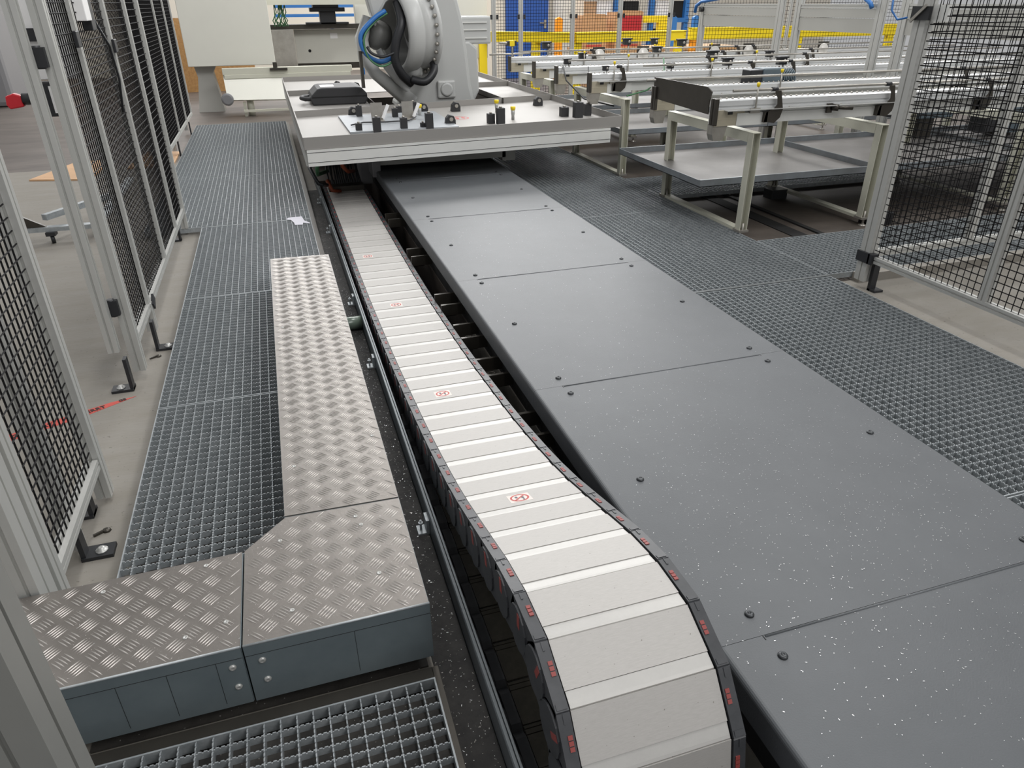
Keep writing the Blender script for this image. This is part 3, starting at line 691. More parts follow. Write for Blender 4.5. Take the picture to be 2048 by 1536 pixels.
# geared motors
def motor(x, y, z, s, label):
    t = thing('geared_motor', label, 'motor', (x, y, z))
    b = MB(); b.box((x-.09*s, y-.07*s, z), (x+.10*s, y+.07*s, z+.15*s)); part('gearbox', b, 'motor_grey', t, bevel=.01)
    b = MB(); b.box((x-.20*s, y-.06*s, z+.01), (x-.09*s, y+.06*s, z+.14*s)); part('terminal_box', b, 'black_plastic', t, bevel=.006)
    b = MB(); 
    for k in range(7): b.lathe([(0, .07*s), (.008*s, .07*s)], (x+.11*s+k*.016*s, y, z+.07*s), (1, 0, 0), 14)
    b.lathe([(0, .055*s), (.13*s, .055*s)], (x+.10*s, y, z+.07*s), (1, 0, 0), 14); part('cooling_fins', b, 'motor_grey', t)
    if s > 1.1: b = MB(); b.box((x-.08, y-.06, .289), (x+.08, y+.06, z)); part('mount', b, 'steel_dark', t)
    return t
motor(3.80, 5.235, .80, 1.0, 'blue-grey geared motor sitting behind the second conveyor')
motor(5.7, 5.45, .47, 2.0, 'large dark geared motor seen through the right fence mesh'); motor(6.5, 5.3, .32, 1.5, 'lower finned motor behind the right fence mesh, under the large one')
# galvanized shelves under the conveyors
def shelf(x0, x1, y0, y1, z, label):
    t = thing('drip_tray', label, 'shelf', (x0, y0, z))
    b = MB(); b.box((x0, y0, z), (x1, y1, z+.004)); part('tray_floor', b, 'shelf_floor', t)
    for nm, a, c in (('front_rim', (x0, y0, z), (x1, y0+.004, z+.045)), ('rear_rim', (x0, y1-.004, z), (x1, y1, z+.045)), ('left_rim', (x0, y0+.004, z), (x0+.004, y1-.004, z+.045)), ('right_rim', (x1-.004, y0+.004, z), (x1, y1-.004, z+.045))):
        b = MB(); b.box(a, c)
        if nm in ('front_rim', 'rear_rim'): b.box((a[0], (a[1] if nm == 'rear_rim' else a[1])-.001, z+.045), (c[0], c[1]+.012, z+.048))
        part(nm, b, 'shelf_galv', t)
shelf(2.73, 4.26, 4.33, 5.62, .285, 'nearest galvanized tray shelf between the legs of the front conveyor stands')
shelf(4.265, 5.9, 4.33, 5.62, .285, 'second galvanized tray shelf joined to the right of the nearest one')
shelf(5.905, 7.5, 4.33, 5.62, .285, 'third galvanized tray shelf, behind the fence mesh')
shelf(3.05, 4.6, 6.22, 7.5, .33, 'galvanized tray shelf under the middle conveyor pair, beside the table leg'); shelf(4.605, 6.2, 6.22, 7.5, .33, 'galvanized tray shelf under the right part of the middle conveyor pair')
shelf(2.9, 5.0, 7.9, 9.0, .33, 'rearmost galvanized tray shelf under the back conveyors')
b = MB(); b.box((3.85, 5.0, -.05), (4.0, 5.12, .03)); solo('rubber_block', b, 'black_plastic', 'small black block on the dark floor under the front shelf', 'block', (3.9, 5.05, -.05), bevel=.004)
b = MB(); b.box((4.05, 4.1, -.05), (4.25, 4.22, .04)); solo('rubber_block', b, 'black_plastic', 'black block on the floor beside the second stand foot by the fence post', 'block', (4.1, 4.15, -.05), bevel=.004)

# ---------------------------------------------------------------- cover panels, right back
def cpost(y, x, w_, label):
    t = thing('support_post', label, 'post', (x, y, -.05)); b = MB(); vprofile(b, x, y, .05, w_, -.05, 1.95); part('post_profile', b, 'alu_profile', t); return t
CX = 5.62
for y, l in ((9.33, 'dark-sided aluminium post left of the grey cover panels'), (7.68, 'aluminium post between the two grey cover panels, left one of the pair'), (7.36, 'aluminium post between the two grey cover panels, right one of the pair'), (6.15, 'thick aluminium post right of the second grey cover panel'), (5.85, 'light aluminium post just left of the right corner post'), (4.3, 'aluminium post of the cover frame behind the right fence mesh')):
    cpost(y, CX, .09, l)
for y0, y1, l in ((7.73, 9.28, 'left long grey cover panel above the rear conveyors'), (6.2, 7.31, 'second long grey cover panel above the conveyors'), (4.35, 5.8, 'grey cover panel seen through the right fence mesh')):
    t = thing('machine_screen', l, 'panel', (CX, y0, 1.13))
    b = MB(); b.box((CX-.015, y0, 1.13), (CX+.01, y1, 1.255)); part('lower_panel', b, 'grey_cover', t); b = MB(); b.box((CX-.02, y0, 1.26), (CX+.01, y1, 1.34)); part('upper_panel', b, 'grey_cover', t)
    b = MB(); b.prism([(CX+p, 1.363+q) for p, q in slot_section(.045, .04)], 'Y', y0, y1); part('top_rail', b, 'alu_profile', t)
fence('X', 9.9, 5.7, 9.5, [7.4], .12, 'black mesh fence panel behind the grey cover panels', sp=.05)
t = thing('blue_hose', 'thick blue hose arching over the left end of the grey cover panels', 'hose', (5.6, 9.3, 1.3)); b = MB(); b.tube([(5.6, 9.50, 1.28), (5.6, 9.48, 1.36), (5.60, 9.35, 1.41), (5.60, 9.1, 1.43), (5.60, 8.7, 1.47)], .022, 8); part('hose_body', b, 'blue', t); b = MB(); b.cyl((5.55, 9.3, 1.32), (5.62, 9.3, 1.32), .03, 12); part('fitting', b, 'black_plastic', t)
b = MB(); b.tube([(5.56, 6.5, 1.47), (5.56, 6.35, 1.44), (5.56, 6.25, 1.39), (5.56, 6.22, 1.35)], .02, 8); solo('blue_hose', b, 'blue', 'short blue hose end at the top of the second grey cover panel', 'hose', (5.58, 6.2, 1.35))

# ---------------------------------------------------------------- back fence
for i, (x, l) in enumerate(((3.22, 'aluminium back fence post beside the cream machine wall'), (3.63, 'aluminium back fence post in front of the blue door'), (4.44, 'aluminium back fence post right of the blue door'), (5.21, 'aluminium back fence post in front of the red printed carton'), (6.06, 'aluminium back fence post left of the grey cover panels'))):
    t = thing('fence_post', l, 'fence post', (x, 11, -.05)); b = MB(); vprofile(b, x, 11, .055, .055, -.05, 1.95); part('post_profile', b, 'alu_profile', t)
    b = MB(); b.box((x-.06, 10.95, 1.20), (x-.03, 10.97, 1.26)); b.box((x+.03, 10.95, 1.20), (x+.06, 10.97, 1.26)); part('clip', b, 'black_plastic', t)
for a, c, l in ((3.25, 3.6, 'narrow black mesh panel of the back fence beside the machine wall'), (3.66, 4.41, 'black mesh panel of the back fence before the blue door'), (4.47, 5.18, 'black mesh panel of the back fence before the cartons'), (5.24, 6.03, 'black mesh panel of the back fence right of the cartons')):
    fence('X', 11.0, a, c, [], .05, l, sp=.042)
# yellow barrier
t = thing('crash_barrier', 'yellow steel crash barrier bending behind the back fence', 'barrier', (5.1, 12.5, -.05))
def beam2(p, q, z0, z1, th=.12):
    d = Vector((q[0]-p[0], q[1]-p[1], 0)); L = d.length; d.normalize(); n = Vector((-d.y, d.x, 0)); b = MB(); c = Vector(((p[0]+q[0])/2, (p[1]+q[1])/2, (z0+z1)/2))
    b.obox(c, d, n, (0,0,1), (L/2, th/2, (z1-z0)/2)); b.obox(c+Vector((0,0,(z1-z0)/2)), d, n, (0,0,1), (L/2, th/2+.01, .01)); return b
part('barrier_beam', beam2((3.7, 13.6), (5.1, 12.5), .80, .95), 'yellow', t); part('barrier_beam', beam2((5.1, 12.5), (7.2, 12.5), .80, .95), 'yellow', t)
for x, y in ((3.75, 13.55), (4.55, 12.95), (5.15, 12.52), (7.1, 12.5)):
    b = MB(); b.box((x-.07, y-.05, -.05), (x+.07, y+.05, .80)); part('barrier_leg', b, 'yellow', t)
t = thing('crash_barrier', 'yellow steel barrier seen in the gap under the grey cover panels', 'barrier', (8.5, 13, -.05)); part('barrier_beam', beam2((7.6, 13.0), (12.5, 13.0), .78, .97), 'yellow', t)
for x in (7.7, 10.0, 12.2): b = MB(); b.box((x-.07, 12.95, -.05), (x+.07, 13.05, .8)); part('barrier_leg', b, 'orange' if x < 8 else 'yellow', t)
# blue door in the back wall
t = thing('blue_door', 'plain blue steel door with silver handle behind the back fence', 'door', (5.4, 16, -.05))
b = MB(); b.box((4.96, 16.0, -.05), (5.90, 16.06, 2.0)); part('door_leaf', b, 'blue_door', t); b = MB(); b.cyl((5.70, 15.97, 1.02), (5.84, 15.97, 1.02), .015, 8); b.box((5.80, 15.98, .92), (5.85, 16.0, 1.08)); part('door_handle', b, 'stainless', t)
b = MB(); b.box((5.35, 15.95, .1), (5.9, 16.0, .12)); 
mb = MB(); mb.box((3.4, 16.08, -.05), (6.2, 16.2, 2.4)); struct('wall_1', mb, 'wall_paint')
mb = MB(); mb.box((6.0, 14.9, -.05), (6.25, 16.05, 2.4)); struct('wall_2', mb, 'wall_paint')
t = thing('storage_rack', 'rack with blue uprights and grey crates behind the cartons', 'rack', (7.5, 16.0, -.05))
for x in (6.5, 7.35, 8.2, 9.05):
    b = MB(); b.box((x-.05, 15.7, -.05), (x+.05, 15.8, 1.9)); part('upright', b, 'blue', t)
for z in (.45, 1.0, 1.5):
    b = MB(); b.box((6.45, 15.68, z), (9.1, 15.74, z+.09)); b.box((6.45, 15.74, z+.06), (9.1, 16.3, z+.09)); part('shelf_beam', b, 'blue', t)
for i, (x, z, c) in enumerate(((6.75, 1.09, 'wood'), (7.1, 1.09, 'white'), (7.75, 1.09, 'dark_gap'), (8.5, 1.09, 'white'), (8.86, 1.09, 'dark_gap'), (6.9, .54, 'dark_gap'), (7.8, .54, 'wood'), (8.6, .54, 'dark_gap'))):
    b = MB(); b.box((x-.17, 15.8, z), (x+.17, 16.2, z+.33)); solo('storage_crate', b, c, ['tan crate on the blue rack above the left carton', 'pale crate on the blue rack above the left carton', 'dark crate on the blue rack above the yellow frame', 'pale bin on the blue rack near the right post', 'dark bin at the right end of the blue rack', 'dark crate low on the rack behind the left carton', 'tan crate low on the rack behind the yellow frame', 'dark crate low on the right end of the rack'][i], 'crate', (x, 16, z), bevel=.01)
def carton(x0, x1, y, z0, z1, label, red):
    t = thing('cardboard_box', label, 'box', (x0, y, z0)); b = MB(); b.box((x0, y, z0), (x1, y+.4, z1)); part('carton', b, 'cardboard', t)
    b = MB(); b.prism([(x0+.01, z1), (x0+.08, z1+.03), (x1-.05, z1+.02), (x1, z1)], 'Y', y, y+.01); part('flap', b, 'cardboard', t)
    if red: b = MB(); b.box((x0+.12, y-.004, z0+.19), (x1-.03, y, z1-.06)); part('red_print', b, 'box_red', t)
    b = MB(); b.box((x0+.10, y-.004, z0+.04), (x1-.08, y, z0+.075)); part('red_line', b, 'tape_red', t); b = MB(); b.box((x0+.12, y-.004, z0+.09), (x1-.08, y, z0+.13)); part('grey_print', b, 'cab_grey', t)
b = MB(); b.box((5.8, 13.6, .55), (9.1, 14.6, .62)); b.box((5.9, 13.7, -.05), (6.0, 14.5, .55)); b.box((8.9, 13.7, -.05), (9.0, 14.5, .55)); solo('work_table', b, 'wood', 'table carrying the cartons behind the yellow barrier', 'table', (7, 14, -.05))
carton(5.72, 6.22, 13.7, .62, 1.19, 'open brown carton on the table, left of the red printed one', False); carton(6.38, 6.95, 13.65, .62, 1.24, 'brown carton with a red printed square on the table', True)
t = thing('yellow_frame', 'yellow steel frame standing right of the red printed carton', 'frame', (7.2, 13.9, .62))
for a, c in (((7.0, 13.9, 1.05), (7.6, 14.0, 1.17)), ((7.42, 13.9, .62), (7.6, 14.0, 1.05)), ((7.0, 13.9, .62), (7.05, 14.0, 1.05))):
    b = MB(); b.box(a, c); part('frame_bar', b, 'yellow', t)
for x, c, l in ((7.75, 'blue', 'blue upright plate right of the yellow frame'), (8.25, 'blue', 'blue upright plate beside the fence post near the cover panels'), (5.35, 'orange', 'orange post at the left of the cartons')):
    b = MB(); b.prism([(x-.07, .62 if c == 'blue' else -.05), (x+.07, .62 if c == 'blue' else -.05), (x+.07, 1.13), (x, 1.17), (x-.07, 1.13)], 'Y', 13.9, 13.98); solo('upright_plate', b, c, l, 'post', (x, 13.9, .62))

# ---------------------------------------------------------------- cream machine behind left
t = thing('punching_machine', 'large cream sheet metal machine with a big plain side panel behind the robot', 'machine', (-.5, 12.4, -.05))
b = MB(); b.box((-1.09, 12.3, .605), (.15, 13.3, 2.0)); part('side_panel', b, 'cream_panel', t, bevel=.008)
b = MB(); b.prism([(-1.03, .60), (-.72, .60), (-.78, .50), (-.70, -.05), (-1.08, -.05), (-1.0, .45)], 'Y', 12.5, 12.9); part('pedestal', b, 'grey_cover', t)
b = MB(); b.box((.52, 13.5, .53), (1.55, 13.6, 1.04)); part('lower_front_panel', b, 'cream_panel', t, bevel=.004)
b = MB(); b.box((1.55, 13.55, .53), (3.85, 13.7, 1.9)); part('right_housing', b, 'cream_panel', t, bevel=.01)
b = MB(); b.box((.15, 13.1, .50), (.50, 13.5, 1.05)); part('steel_chute', b, 'stainless', t)
b = MB(); b.box((.15, 13.3, 1.05), (1.9, 13.6, 1.12)); part('table_top', b, 'steel_dark', t)
b = MB(); b.box((.1, 12.9, 1.40), (1.75, 13.2, 1.52)); part('upper_beam', b, 'cream_paint', t)
b = MB(); b.box((.52, 13.49, .44), (2.9, 13.6, .53)); part('dark_skirt', b, 'steel_dark', t)
b = MB(); b.lathe([(0, .025), (.002, .02)], (.74, 13.499, .72), (0, -1, 0), 12); part('round_hole', b, 'dark_gap', t)
b = MB(); b.box((1.10, 13.495, .90), (1.22, 13.5, .98)); part('type_plate', b, 'white', t)
b = MB(); b.box((.95, 13.2, 1.12), (1.20, 13.4, 1.30)); b.box((.80, 13.15, 1.30), (1.35, 13.4, 1.36)); b.box((.72, 13.2, 1.12), (1.4, 13.4, 1.15)); b.box((.85, 13.1, 1.36), (1.25, 13.4, 1.45)); part('punch_head', b, 'black_plastic', t, bevel=.006)
for k in range(14):
    x = .25+random.random()*.22; b = MB(); b.tube([(x, 13.15, 1.46), (x+random.uniform(-.05, .05), 13.12, 1.3), (x+random.uniform(-.07, .07), 13.15, 1.18), (x+random.uniform(-.05, .05), 13.2, 1.10)], .008, 5); part('green_cable', b, 'green_cable', t)
b = MB(); b.box((-.62, 12.0, .505), (1.25, 12.12, .59)); b.box((-.60, 11.99, .45), (1.22, 12.1, .505)); part('front_beam', b, 'cream_paint', t, bevel=.004)
b = MB(); b.box((.1, 11.95, .59), (.16, 12.0, .66)); b.box((.05, 11.96, .55), (.30, 12.0, .58)); part('beam_sensor', b, 'steel_dark', t)
n0 = MB(); n0.v = [(-.62, 12.05, .50), (.34, 12.05, .50), (.24, 11.75, .17), (-.60, 11.75, .19), (-.62, 12.12, .50), (.34, 12.12, .50), (.24, 11.82, .15), (-.60, 11.82, .17)]
for q in ((0,1,2,3),(7,6,5,4),(0,3,7,4),(1,5,6,2),(0,4,5,1),(3,2,6,7)): n0.quad(q[::-1])
part('slanted_apron', n0, 'cream_panel', t)
b = MB(); b.lathe([(0, .085), (.02, .085), (.022, .07), (.03, .06)], (-.60, 11.74, .20), (0, -1, 0), 20); part('round_flange', b, 'cab_grey', t)
b = MB(); b.box((-.40, 11.8, -.05), (-.36, 11.84, .15)); b.box((-.40, 11.7, .02), (.3, 11.74, .05)); b.cyl((-.3, 11.9, -.05), (-.3, 11.9, .2), .05, 10); part('under_frame', b, 'cream_paint', t)
t = thing('blue_trestle', 'blue tubular frame with white panels visible through the machine opening', 'frame', (1, 15, 0))
for z in (1.20, 1.35): b = MB(); b.box((.3, 15, z), (2.2, 15.04, z+.05)); part('frame_bar', b, 'blue', t)
for x in (1.25, 1.75): b = MB(); b.box((x, 15, -.05), (x+.05, 15.04, 1.9)); part('frame_bar', b, 'blue', t)
mb = MB(); mb.box((-1.9, 15.6, -.05), (-1.0, 15.64, 1.2)); mb.box((-1.0, 15.6, -.05), (-.2, 15.64, 1.2)); solo('chipboard_panel', mb, 'osb', 'orange chipboard panel standing left of the cream machine', 'board', (-1.4, 15.6, -.05))
b = MB(); b.box((-6.5, 14.3, -.05), (-4.0, 15.5, 2.2)); solo('grey_cabinet', b, 'cab_grey', 'tall plain grey cabinet at the top left corner', 'cabinet', (-5, 14.8, -.05), bevel=.08)
# boards on floor
for P, l in (([(-2.30, 7.9), (-1.75, 7.75), (-1.72, 8.75), (-2.05, 8.735)], 'light wooden board lying flat on the concrete behind the left fence'), ([(-1.50, 8.2), (-1.06, 8.2), (-1.06, 9.0), (-1.42, 9.1)], 'small light wooden board lying beside the far left fence post')):
    b = MB(); b.prism(P, 'Z', -.05, -.035); solo('wooden_board', b, 'wood', l, 'board', (P[0][0], P[0][1], -.05))
# wheeled cart
t = thing('wheeled_frame', 'low grey cart frame with a caster wheel behind the left fence', 'cart', (-1.6, 5.9, -.05))
b = MB(); b.box((-2.4, 5.60, .03), (-1.28, 5.66, .06)); b.box((-1.34, 5.6, .03), (-1.28, 7.2, .06)); part('base_bar', b, 'galvanized', t); b = MB(); b.obox((-1.45, 5.95, .12), (.5,.86,0), (-.86,.5,0), (0,0,1), (.35, .02, .02)); part('brace', b, 'galvanized', t)
b = MB(); b.prism([(-1.9, .06), (-1.62, .06), (-1.85, .20)], 'Y', 5.62, 5.64); part('gusset', b, 'steel_dark', t)
b = MB(); b.lathe([(-.012, .030), (.012, .030)], (-1.60, 5.60, -.020), (.9, .3, 0), 16); b.box((-1.63, 5.57, .005), (-1.57, 5.64, .03)); part('caster', b, 'black_plastic', t)

# hazard tape with lettering
def text_mesh(s, size):
    cu = bpy.data.curves.new('txt', 'FONT'); cu.body = s; cu.size = size; cu.extrude = .0002; cu.offset = .0012; cu.space_character = 1.15
    o = bpy.data.objects.new('txt', cu); COL.objects.link(o); dg = bpy.context.evaluated_depsgraph_get()
    me = bpy.data.meshes.new_from_object(o.evaluated_get(dg)); bpy.data.objects.remove(o); return me
A = Vector((-.735, 3.0, -.049)); B = Vector((-1.16, 2.79, -.049)); d = (A-B).normalized(); n = Vector((-d.y, d.x, 0))
t = thing('hazard_tape', 'red barrier tape with black capital letters lying across the concrete gateway', 'tape', tuple(B))
b = MB(); b.v = [tuple(B-n*.028-Vector(B)*0), tuple(A-d*.22-n*.028), tuple(A), tuple(A-d*.10+n*.018), tuple(B+n*.028)]; b.v += [(x, y, z-.001) for x, y, z in b.v]
b.quad((0,1,2,3,4)); b.quad((9,8,7,6,5))
for i in range(5): b.quad((i, i+5, (i+1) % 5+5, (i+1) % 5))
part('tape_strip', b, 'tape_red', t)
for s_, off in (('GESPERRT', .205), ('GE', .405), ('GESPERRT', .01)):
    me = text_mesh(s_, .030 if off < .4 else .022); me.materials.append(MATS['print_black']); o = bpy.data.objects.new('lettering', me); COL.objects.link(o); o.parent = t
    M = Matrix((d*.95, n*1.1, Vector((0, 0, 1)))).transposed().to_4x4(); M.translation = d*off-n*(.013 if off < .4 else .004)+Vector((0, 0, .0012)); o.matrix_local = M
t = thing('position_sensor', 'silver sensor arm with a yellow cube between the robot and the rear conveyor', 'sensor', (2.75, 8.735, .85))
b = MB(); b.cyl((2.78, 8.735, .852), (2.78, 8.735, 1.0), .012, 8); b.cyl((2.5, 8.735, .88), (3.0, 8.735, .885), .010, 8); b.cyl((2.62, 8.735, 1.0), (2.80, 8.735, .995), .014, 8); part('arm_rods', b, 'stainless', t)
b = MB(); b.box((2.74, 8.705, .965), (2.80, 8.765, 1.025)); part('yellow_cube', b, 'yellow', t, 'yellow sensor cube', bevel=.004)
b = MB(); b.box((2.80, 8.71, .97), (2.825, 8.76, 1.02)); b.box((2.715, 8.71, .97), (2.74, 8.76, 1.02)); part('sensor_cap', b, 'black_plastic', t)

# small debris on the concrete
for x, y, l in ((-.70, 2.07, 'broken bolt debris lying on the concrete next to the left grating'), (-.69, 3.39, 'small lump of debris beside the grating near the gate post'), (-.70, 1.80, 'dark crumbly debris on the concrete near the nearest fence post')):
    b = MB(); b.lathe([(0, .014), (.006, .012), (.01, .004)], (x, y, -.05), (.1, .1, 1), 7); b.obox((x-.02, y-.012, -.046), (.8,.5,0), (-.5,.8,0), (0,0,1), (.018, .004, .004)); solo('debris', b, 'steel_dark', l, 'debris', (x, y, -.05))

# ---------------------------------------------------------------- robot table
def TY(x, a, c): return a+(c-a)*(x-.18)/(2.85-.18)
X0, X1 = .182, 2.845
t = thing('robot_table', 'wide low stainless tray table around the robot with an aluminium profile front', 'table', (X0, 5.6, .16))
fy = lambda x: TY(x, 5.64, 5.86); d1 = lambda x: TY(x, 7.15, 7.58); d2 = lambda x: TY(x, 8.95, 9.12); bk = lambda x: 10.7
def slab(poly, z0, z1): return MB().prism(poly, 'Z', z0, z1)
part('front_tray_floor', slab([(X0, fy(X0)), (X1, fy(X1)), (X1, d1(X1)), (X0, d1(X0))], .494, .50), 'tray_steel', t)
HX0, HX1 = .97, 2.27
part('rear_tray_floor', slab([(X0, d1(X0)), (HX0, d1(HX0)), (HX0, d2(HX0)), (X0, d2(X0))], .494, .50), 'tray_steel', t)
part('rear_tray_floor', slab([(HX1, d1(HX1)), (X1, d1(X1)), (X1, d2(X1)), (HX1, d2(HX1))], .494, .50), 'tray_steel', t)
part('far_tray_floor', slab([(X0, d2(X0)), (X1, d2(X1)), (X1, bk(X1)), (X0, bk(X0))], .494, .50), 'tray_steel', t)
def rim(xa, xb, f, z0, z1, th=.006, name='tray_rim', m='tray_steel'):
    part(name, slab([(xa, f(xa)-th/2), (xb, f(xb)-th/2), (xb, f(xb)+th/2), (xa, f(xa)+th/2)], z0, z1), m, t)
rim(X0, X1, fy, .465, .553); rim(X0, X1, d1, .50, .555); rim(X0, HX0, d2, .50, .555); rim(HX1, X1, d2, .50, .555); rim(X0, X1, bk, .50, .555)
b = MB(); b.prism([(X1-.004, fy(X1)), (X1+.004, fy(X1)), (X1+.004, 10.7), (X1-.004, 10.7)], 'Z', .465, .555); part('right_rim', b, 'tray_steel', t)
b = MB(); b.box((X0-.004, 5.64, .465), (X0+.004, 10.7, .553)); part('left_rim', b, 'tray_steel', t)
b = MB(); b.box((HX0-.004, 7.3, .38), (HX0, 9.0, .553)); b.box((HX1, 7.45, .38), (HX1+.004, 9.1, .553)); part('opening_rim', b, 'steel_dark', t)
# profile front (triple band)
def pf(x): return fy(x)-.012
for z0, z1, dy in ((.445, .463, 0), (.375+.0, .440, -.004), (.345, .370, 0)):
    xa, xb = X0+.012, 2.74
    part('front_profile', slab([(xa, pf(xa)+dy), (xb, pf(xb)+dy), (xb, pf(xb)+.06), (xa, pf(xa)+.06)], z0+.0, z1), 'alu_white', t)
part('profile_groove', slab([(X0+.014, pf(X0)+.006), (2.738, pf(2.74)+.006), (2.738, pf(2.74)+.055), (X0+.014, pf(X0)+.055)], .346, .462), 'dark_gap', t)
b = MB(); b.box((X0-.002, 5.66, .345), (X0+.05, 10.6, .46)); b.box((2.70, 6.0, .36), (2.78, 10.6, .46)); b.box((X0, 10.5, .36), (2.75, 10.6, .46)); part('side_profile', b, 'alu_profile', t)
# carriage under the table
b = MB(); b.box((.80, 6.28, .195), (1.93, 6.36, .265)); part('carriage_beam', b, 'grey_cover', t)
b = MB(); b.box((.73, 6.22, .11), (.80, 6.5, .36)); b.box((.66, 6.5, .0), (.76, 6.8, .40)); part('carriage_block', b, 'cab_grey', t, bevel=.004)
b = MB(); b.box((1.90, 6.28, .165), (2.02, 6.5, .30)); part('carriage_block', b, 'grey_cover', t)
b = MB(); b.box((.85, 6.5, .165), (1.95, 9.8, .35)); b.box((.3, 7.6, .0), (.8, 9.6, .35)); part('carriage_body', b, 'steel_dark', t)
for P, c in (([(.30, 6.1, .34), (.27, 6.05, .25), (.28, 6.3, .15), (.4, 6.7, .1)], 'green_cable'), ([(.45, 6.0, .36), (.47, 6.0, .26), (.52, 6.2, .18), (.60, 6.5, .12)], 'orange_hose'), ([(.25, 6.6, .3), (.22, 6.2, .22), (.26, 5.95, .15), (.34, 6.2, .08)], 'black_plastic'), ([(.35, 6.3, .1), (.38, 6.25, .02), (.45, 6.3, .0)], 'orange_hose')):
    b = MB(); b.tube(P, .016, 8); part('hose', b, c, t)
for k in range(16):
    x = .38+k*.018; b = MB(); b.tube([(x, 6.45, .0), (x+random.uniform(-.02, .02), 6.6, .12), (x, 6.9, .3)], .008, 6); part('chain_cable', b, 'black_plastic', t)
b = MB(); b.box((.36, 6.34, -.02), (.66, 6.46, .03)); part('chain_bracket', b, 'steel_dark', t)

# fixtures on the front tray
def block(x, y, s, h, label, nub=True):
    tt = thing('clamp_block', label, 'clamp block', (x, y, .5)); b = MB(); b.box((x-s/2, y-s/2, .5), (x+s/2, y+s/2, .5+h)); part('block_body', b, 'case_black', tt, bevel=.003)
    if nub:
        b = MB(); b.lathe([(0, s*.2), (.01, s*.2), (.014, s*.08)], (x, y, .5+h), (0, 0, 1), 8); part('top_screw', b, 'stainless', tt)
for x, y, s, h, l in ((.64, 6.10, .05, .07, 'first black block from the left along the table front edge'), (.775, 6.02, .06, .12, 'tall black block beside the first one at the table front edge'), (1.00, 6.07, .055, .10, 'black block in front of the aluminium plate middle'),
        (1.16, 6.09, .04, .05, 'low black block attached left of a tall one near the table front'), (1.205, 6.04, .06, .13, 'tall black block at the front right of the aluminium plate'), (1.775, 6.2, .06, .08, 'lower block of the black pair right of the shoe-print sticker'),
        (1.845, 6.14, .065, .13, 'tall block of the black pair right of the shoe-print sticker'), (.74, 6.90, .05, .11, 'black block by the silver bracket on the aluminium plate'), (2.52, 6.38, .07, .08, 'squat black block near the right rim of the table'),
        (2.61, 6.27, .075, .13, 'tallest black block near the right rim of the table'), (2.74, 6.36, .06, .10, 'rightmost black block against the right rim'), (1.04, 6.75, .05, .09, 'grey-black block in the middle of the aluminium plate'), (1.235, 6.9, .055, .12, 'black block beside the yellow-topped pin on the plate'), (1.14, 7.12, .05, .06, 'small black block near the divider rim')):
    block(x, y, s, h, l)
def rocker(x, y, label):
    tt = thing('rocker_clamp', label, 'clamp', (x, y, .5)); b = MB(); b.prism([(x-.045, .5), (x+.045, .5), (x+.045, .54), (x+.03, .575), (x-.01, .585), (x-.035, .56)], 'Y', y-.03, y+.03); part('clamp_body', b, 'case_black', tt, bevel=.004)
    b = MB(); b.lathe([(0, .018), (.006, .016)], (x+.005, y-.03, .55), (0, -1, 0), 10); part('pivot_disc', b, 'stainless', tt)
for x, y, l in ((.70, 7.05, 'black rocker clamp at the rear left of the front tray'), (1.36, 7.08, 'black rocker clamp behind the yellow-topped pin'), (1.67, 7.06, 'black rocker clamp near the middle of the divider rim'), (1.42, 6.22, 'black rocker clamp in front of the shoe-print sticker'), (2.55, 7.18, 'black rocker clamp at the rear right of the front tray'), (2.1, 9.75, 'black rocker clamp on the far tray right of the robot'), (1.00, 9.35, 'black rocker clamp on the far tray left of the robot'), (.80, 9.6, 'black block clamp on the far left of the far tray')):
    rocker(x, y, l)
def pin(x, y, label):
    tt = thing('locating_pin', label, 'pin', (x, y, .5)); b = MB(); b.lathe([(0, .014), (.04, .014), (.045, .017), (.09, .017)], (x, y, .5), (0, 0, 1), 10); part('pin_body', b, 'aluminium', tt)
    b = MB(); b.lathe([(0, .02), (.022, .024), (.03, .022), (.032, .005)], (x, y, .58), (0, 0, 1), 10); part('yellow_cap', b, 'yellow', tt)
pin(1.27, 6.78, 'yellow-topped pin on the aluminium plate'); pin(2.02, 6.85, 'rear yellow-topped pin on the right half of the table'); pin(2.02, 6.34, 'front yellow-topped pin on the right half of the table')
b = MB(); b.box((.56, 6.02, .5), (1.45, 7.0, .518)); o = solo('fixture_plate', b, 'fixture_alu', 'grooved aluminium fixture plate lying on the left half of the front tray', 'plate', (.56, 6.02, .5), bevel=.002)
for x in (.86, 1.27-.14): 
    tt = thing('angle_bracket', 'silver angle bracket standing on the fixture plate, %s one' % ('left' if x < 1 else 'right'), 'bracket', (x, 6.6, .518)); b = MB(); b.box((x-.05, 6.6, .518), (x+.05, 6.606, .66)); b.box((x-.05, 6.5, .518), (x+.05, 6.6, .524)); part('bracket_plate', b, 'stainless', tt); b = MB(); b.obox((x+.07, 6.57, .59), (.45,0,.9), (0,1,0), (.9,0,-.45), (.06, .012, .012)); part('cylinder', b, 'white', tt)
b = MB(); b.tube([(.60, 6.3, .53), (.72, 6.42, .53), (.9, 6.38, .53), (1.1, 6.4, .53), (1.2, 6.6, .53)], .006, 6); solo('fixture_cable', b, 'black_plastic', 'thin black cable winding over the fixture plate', 'cable', (.6, 6.3, .53))
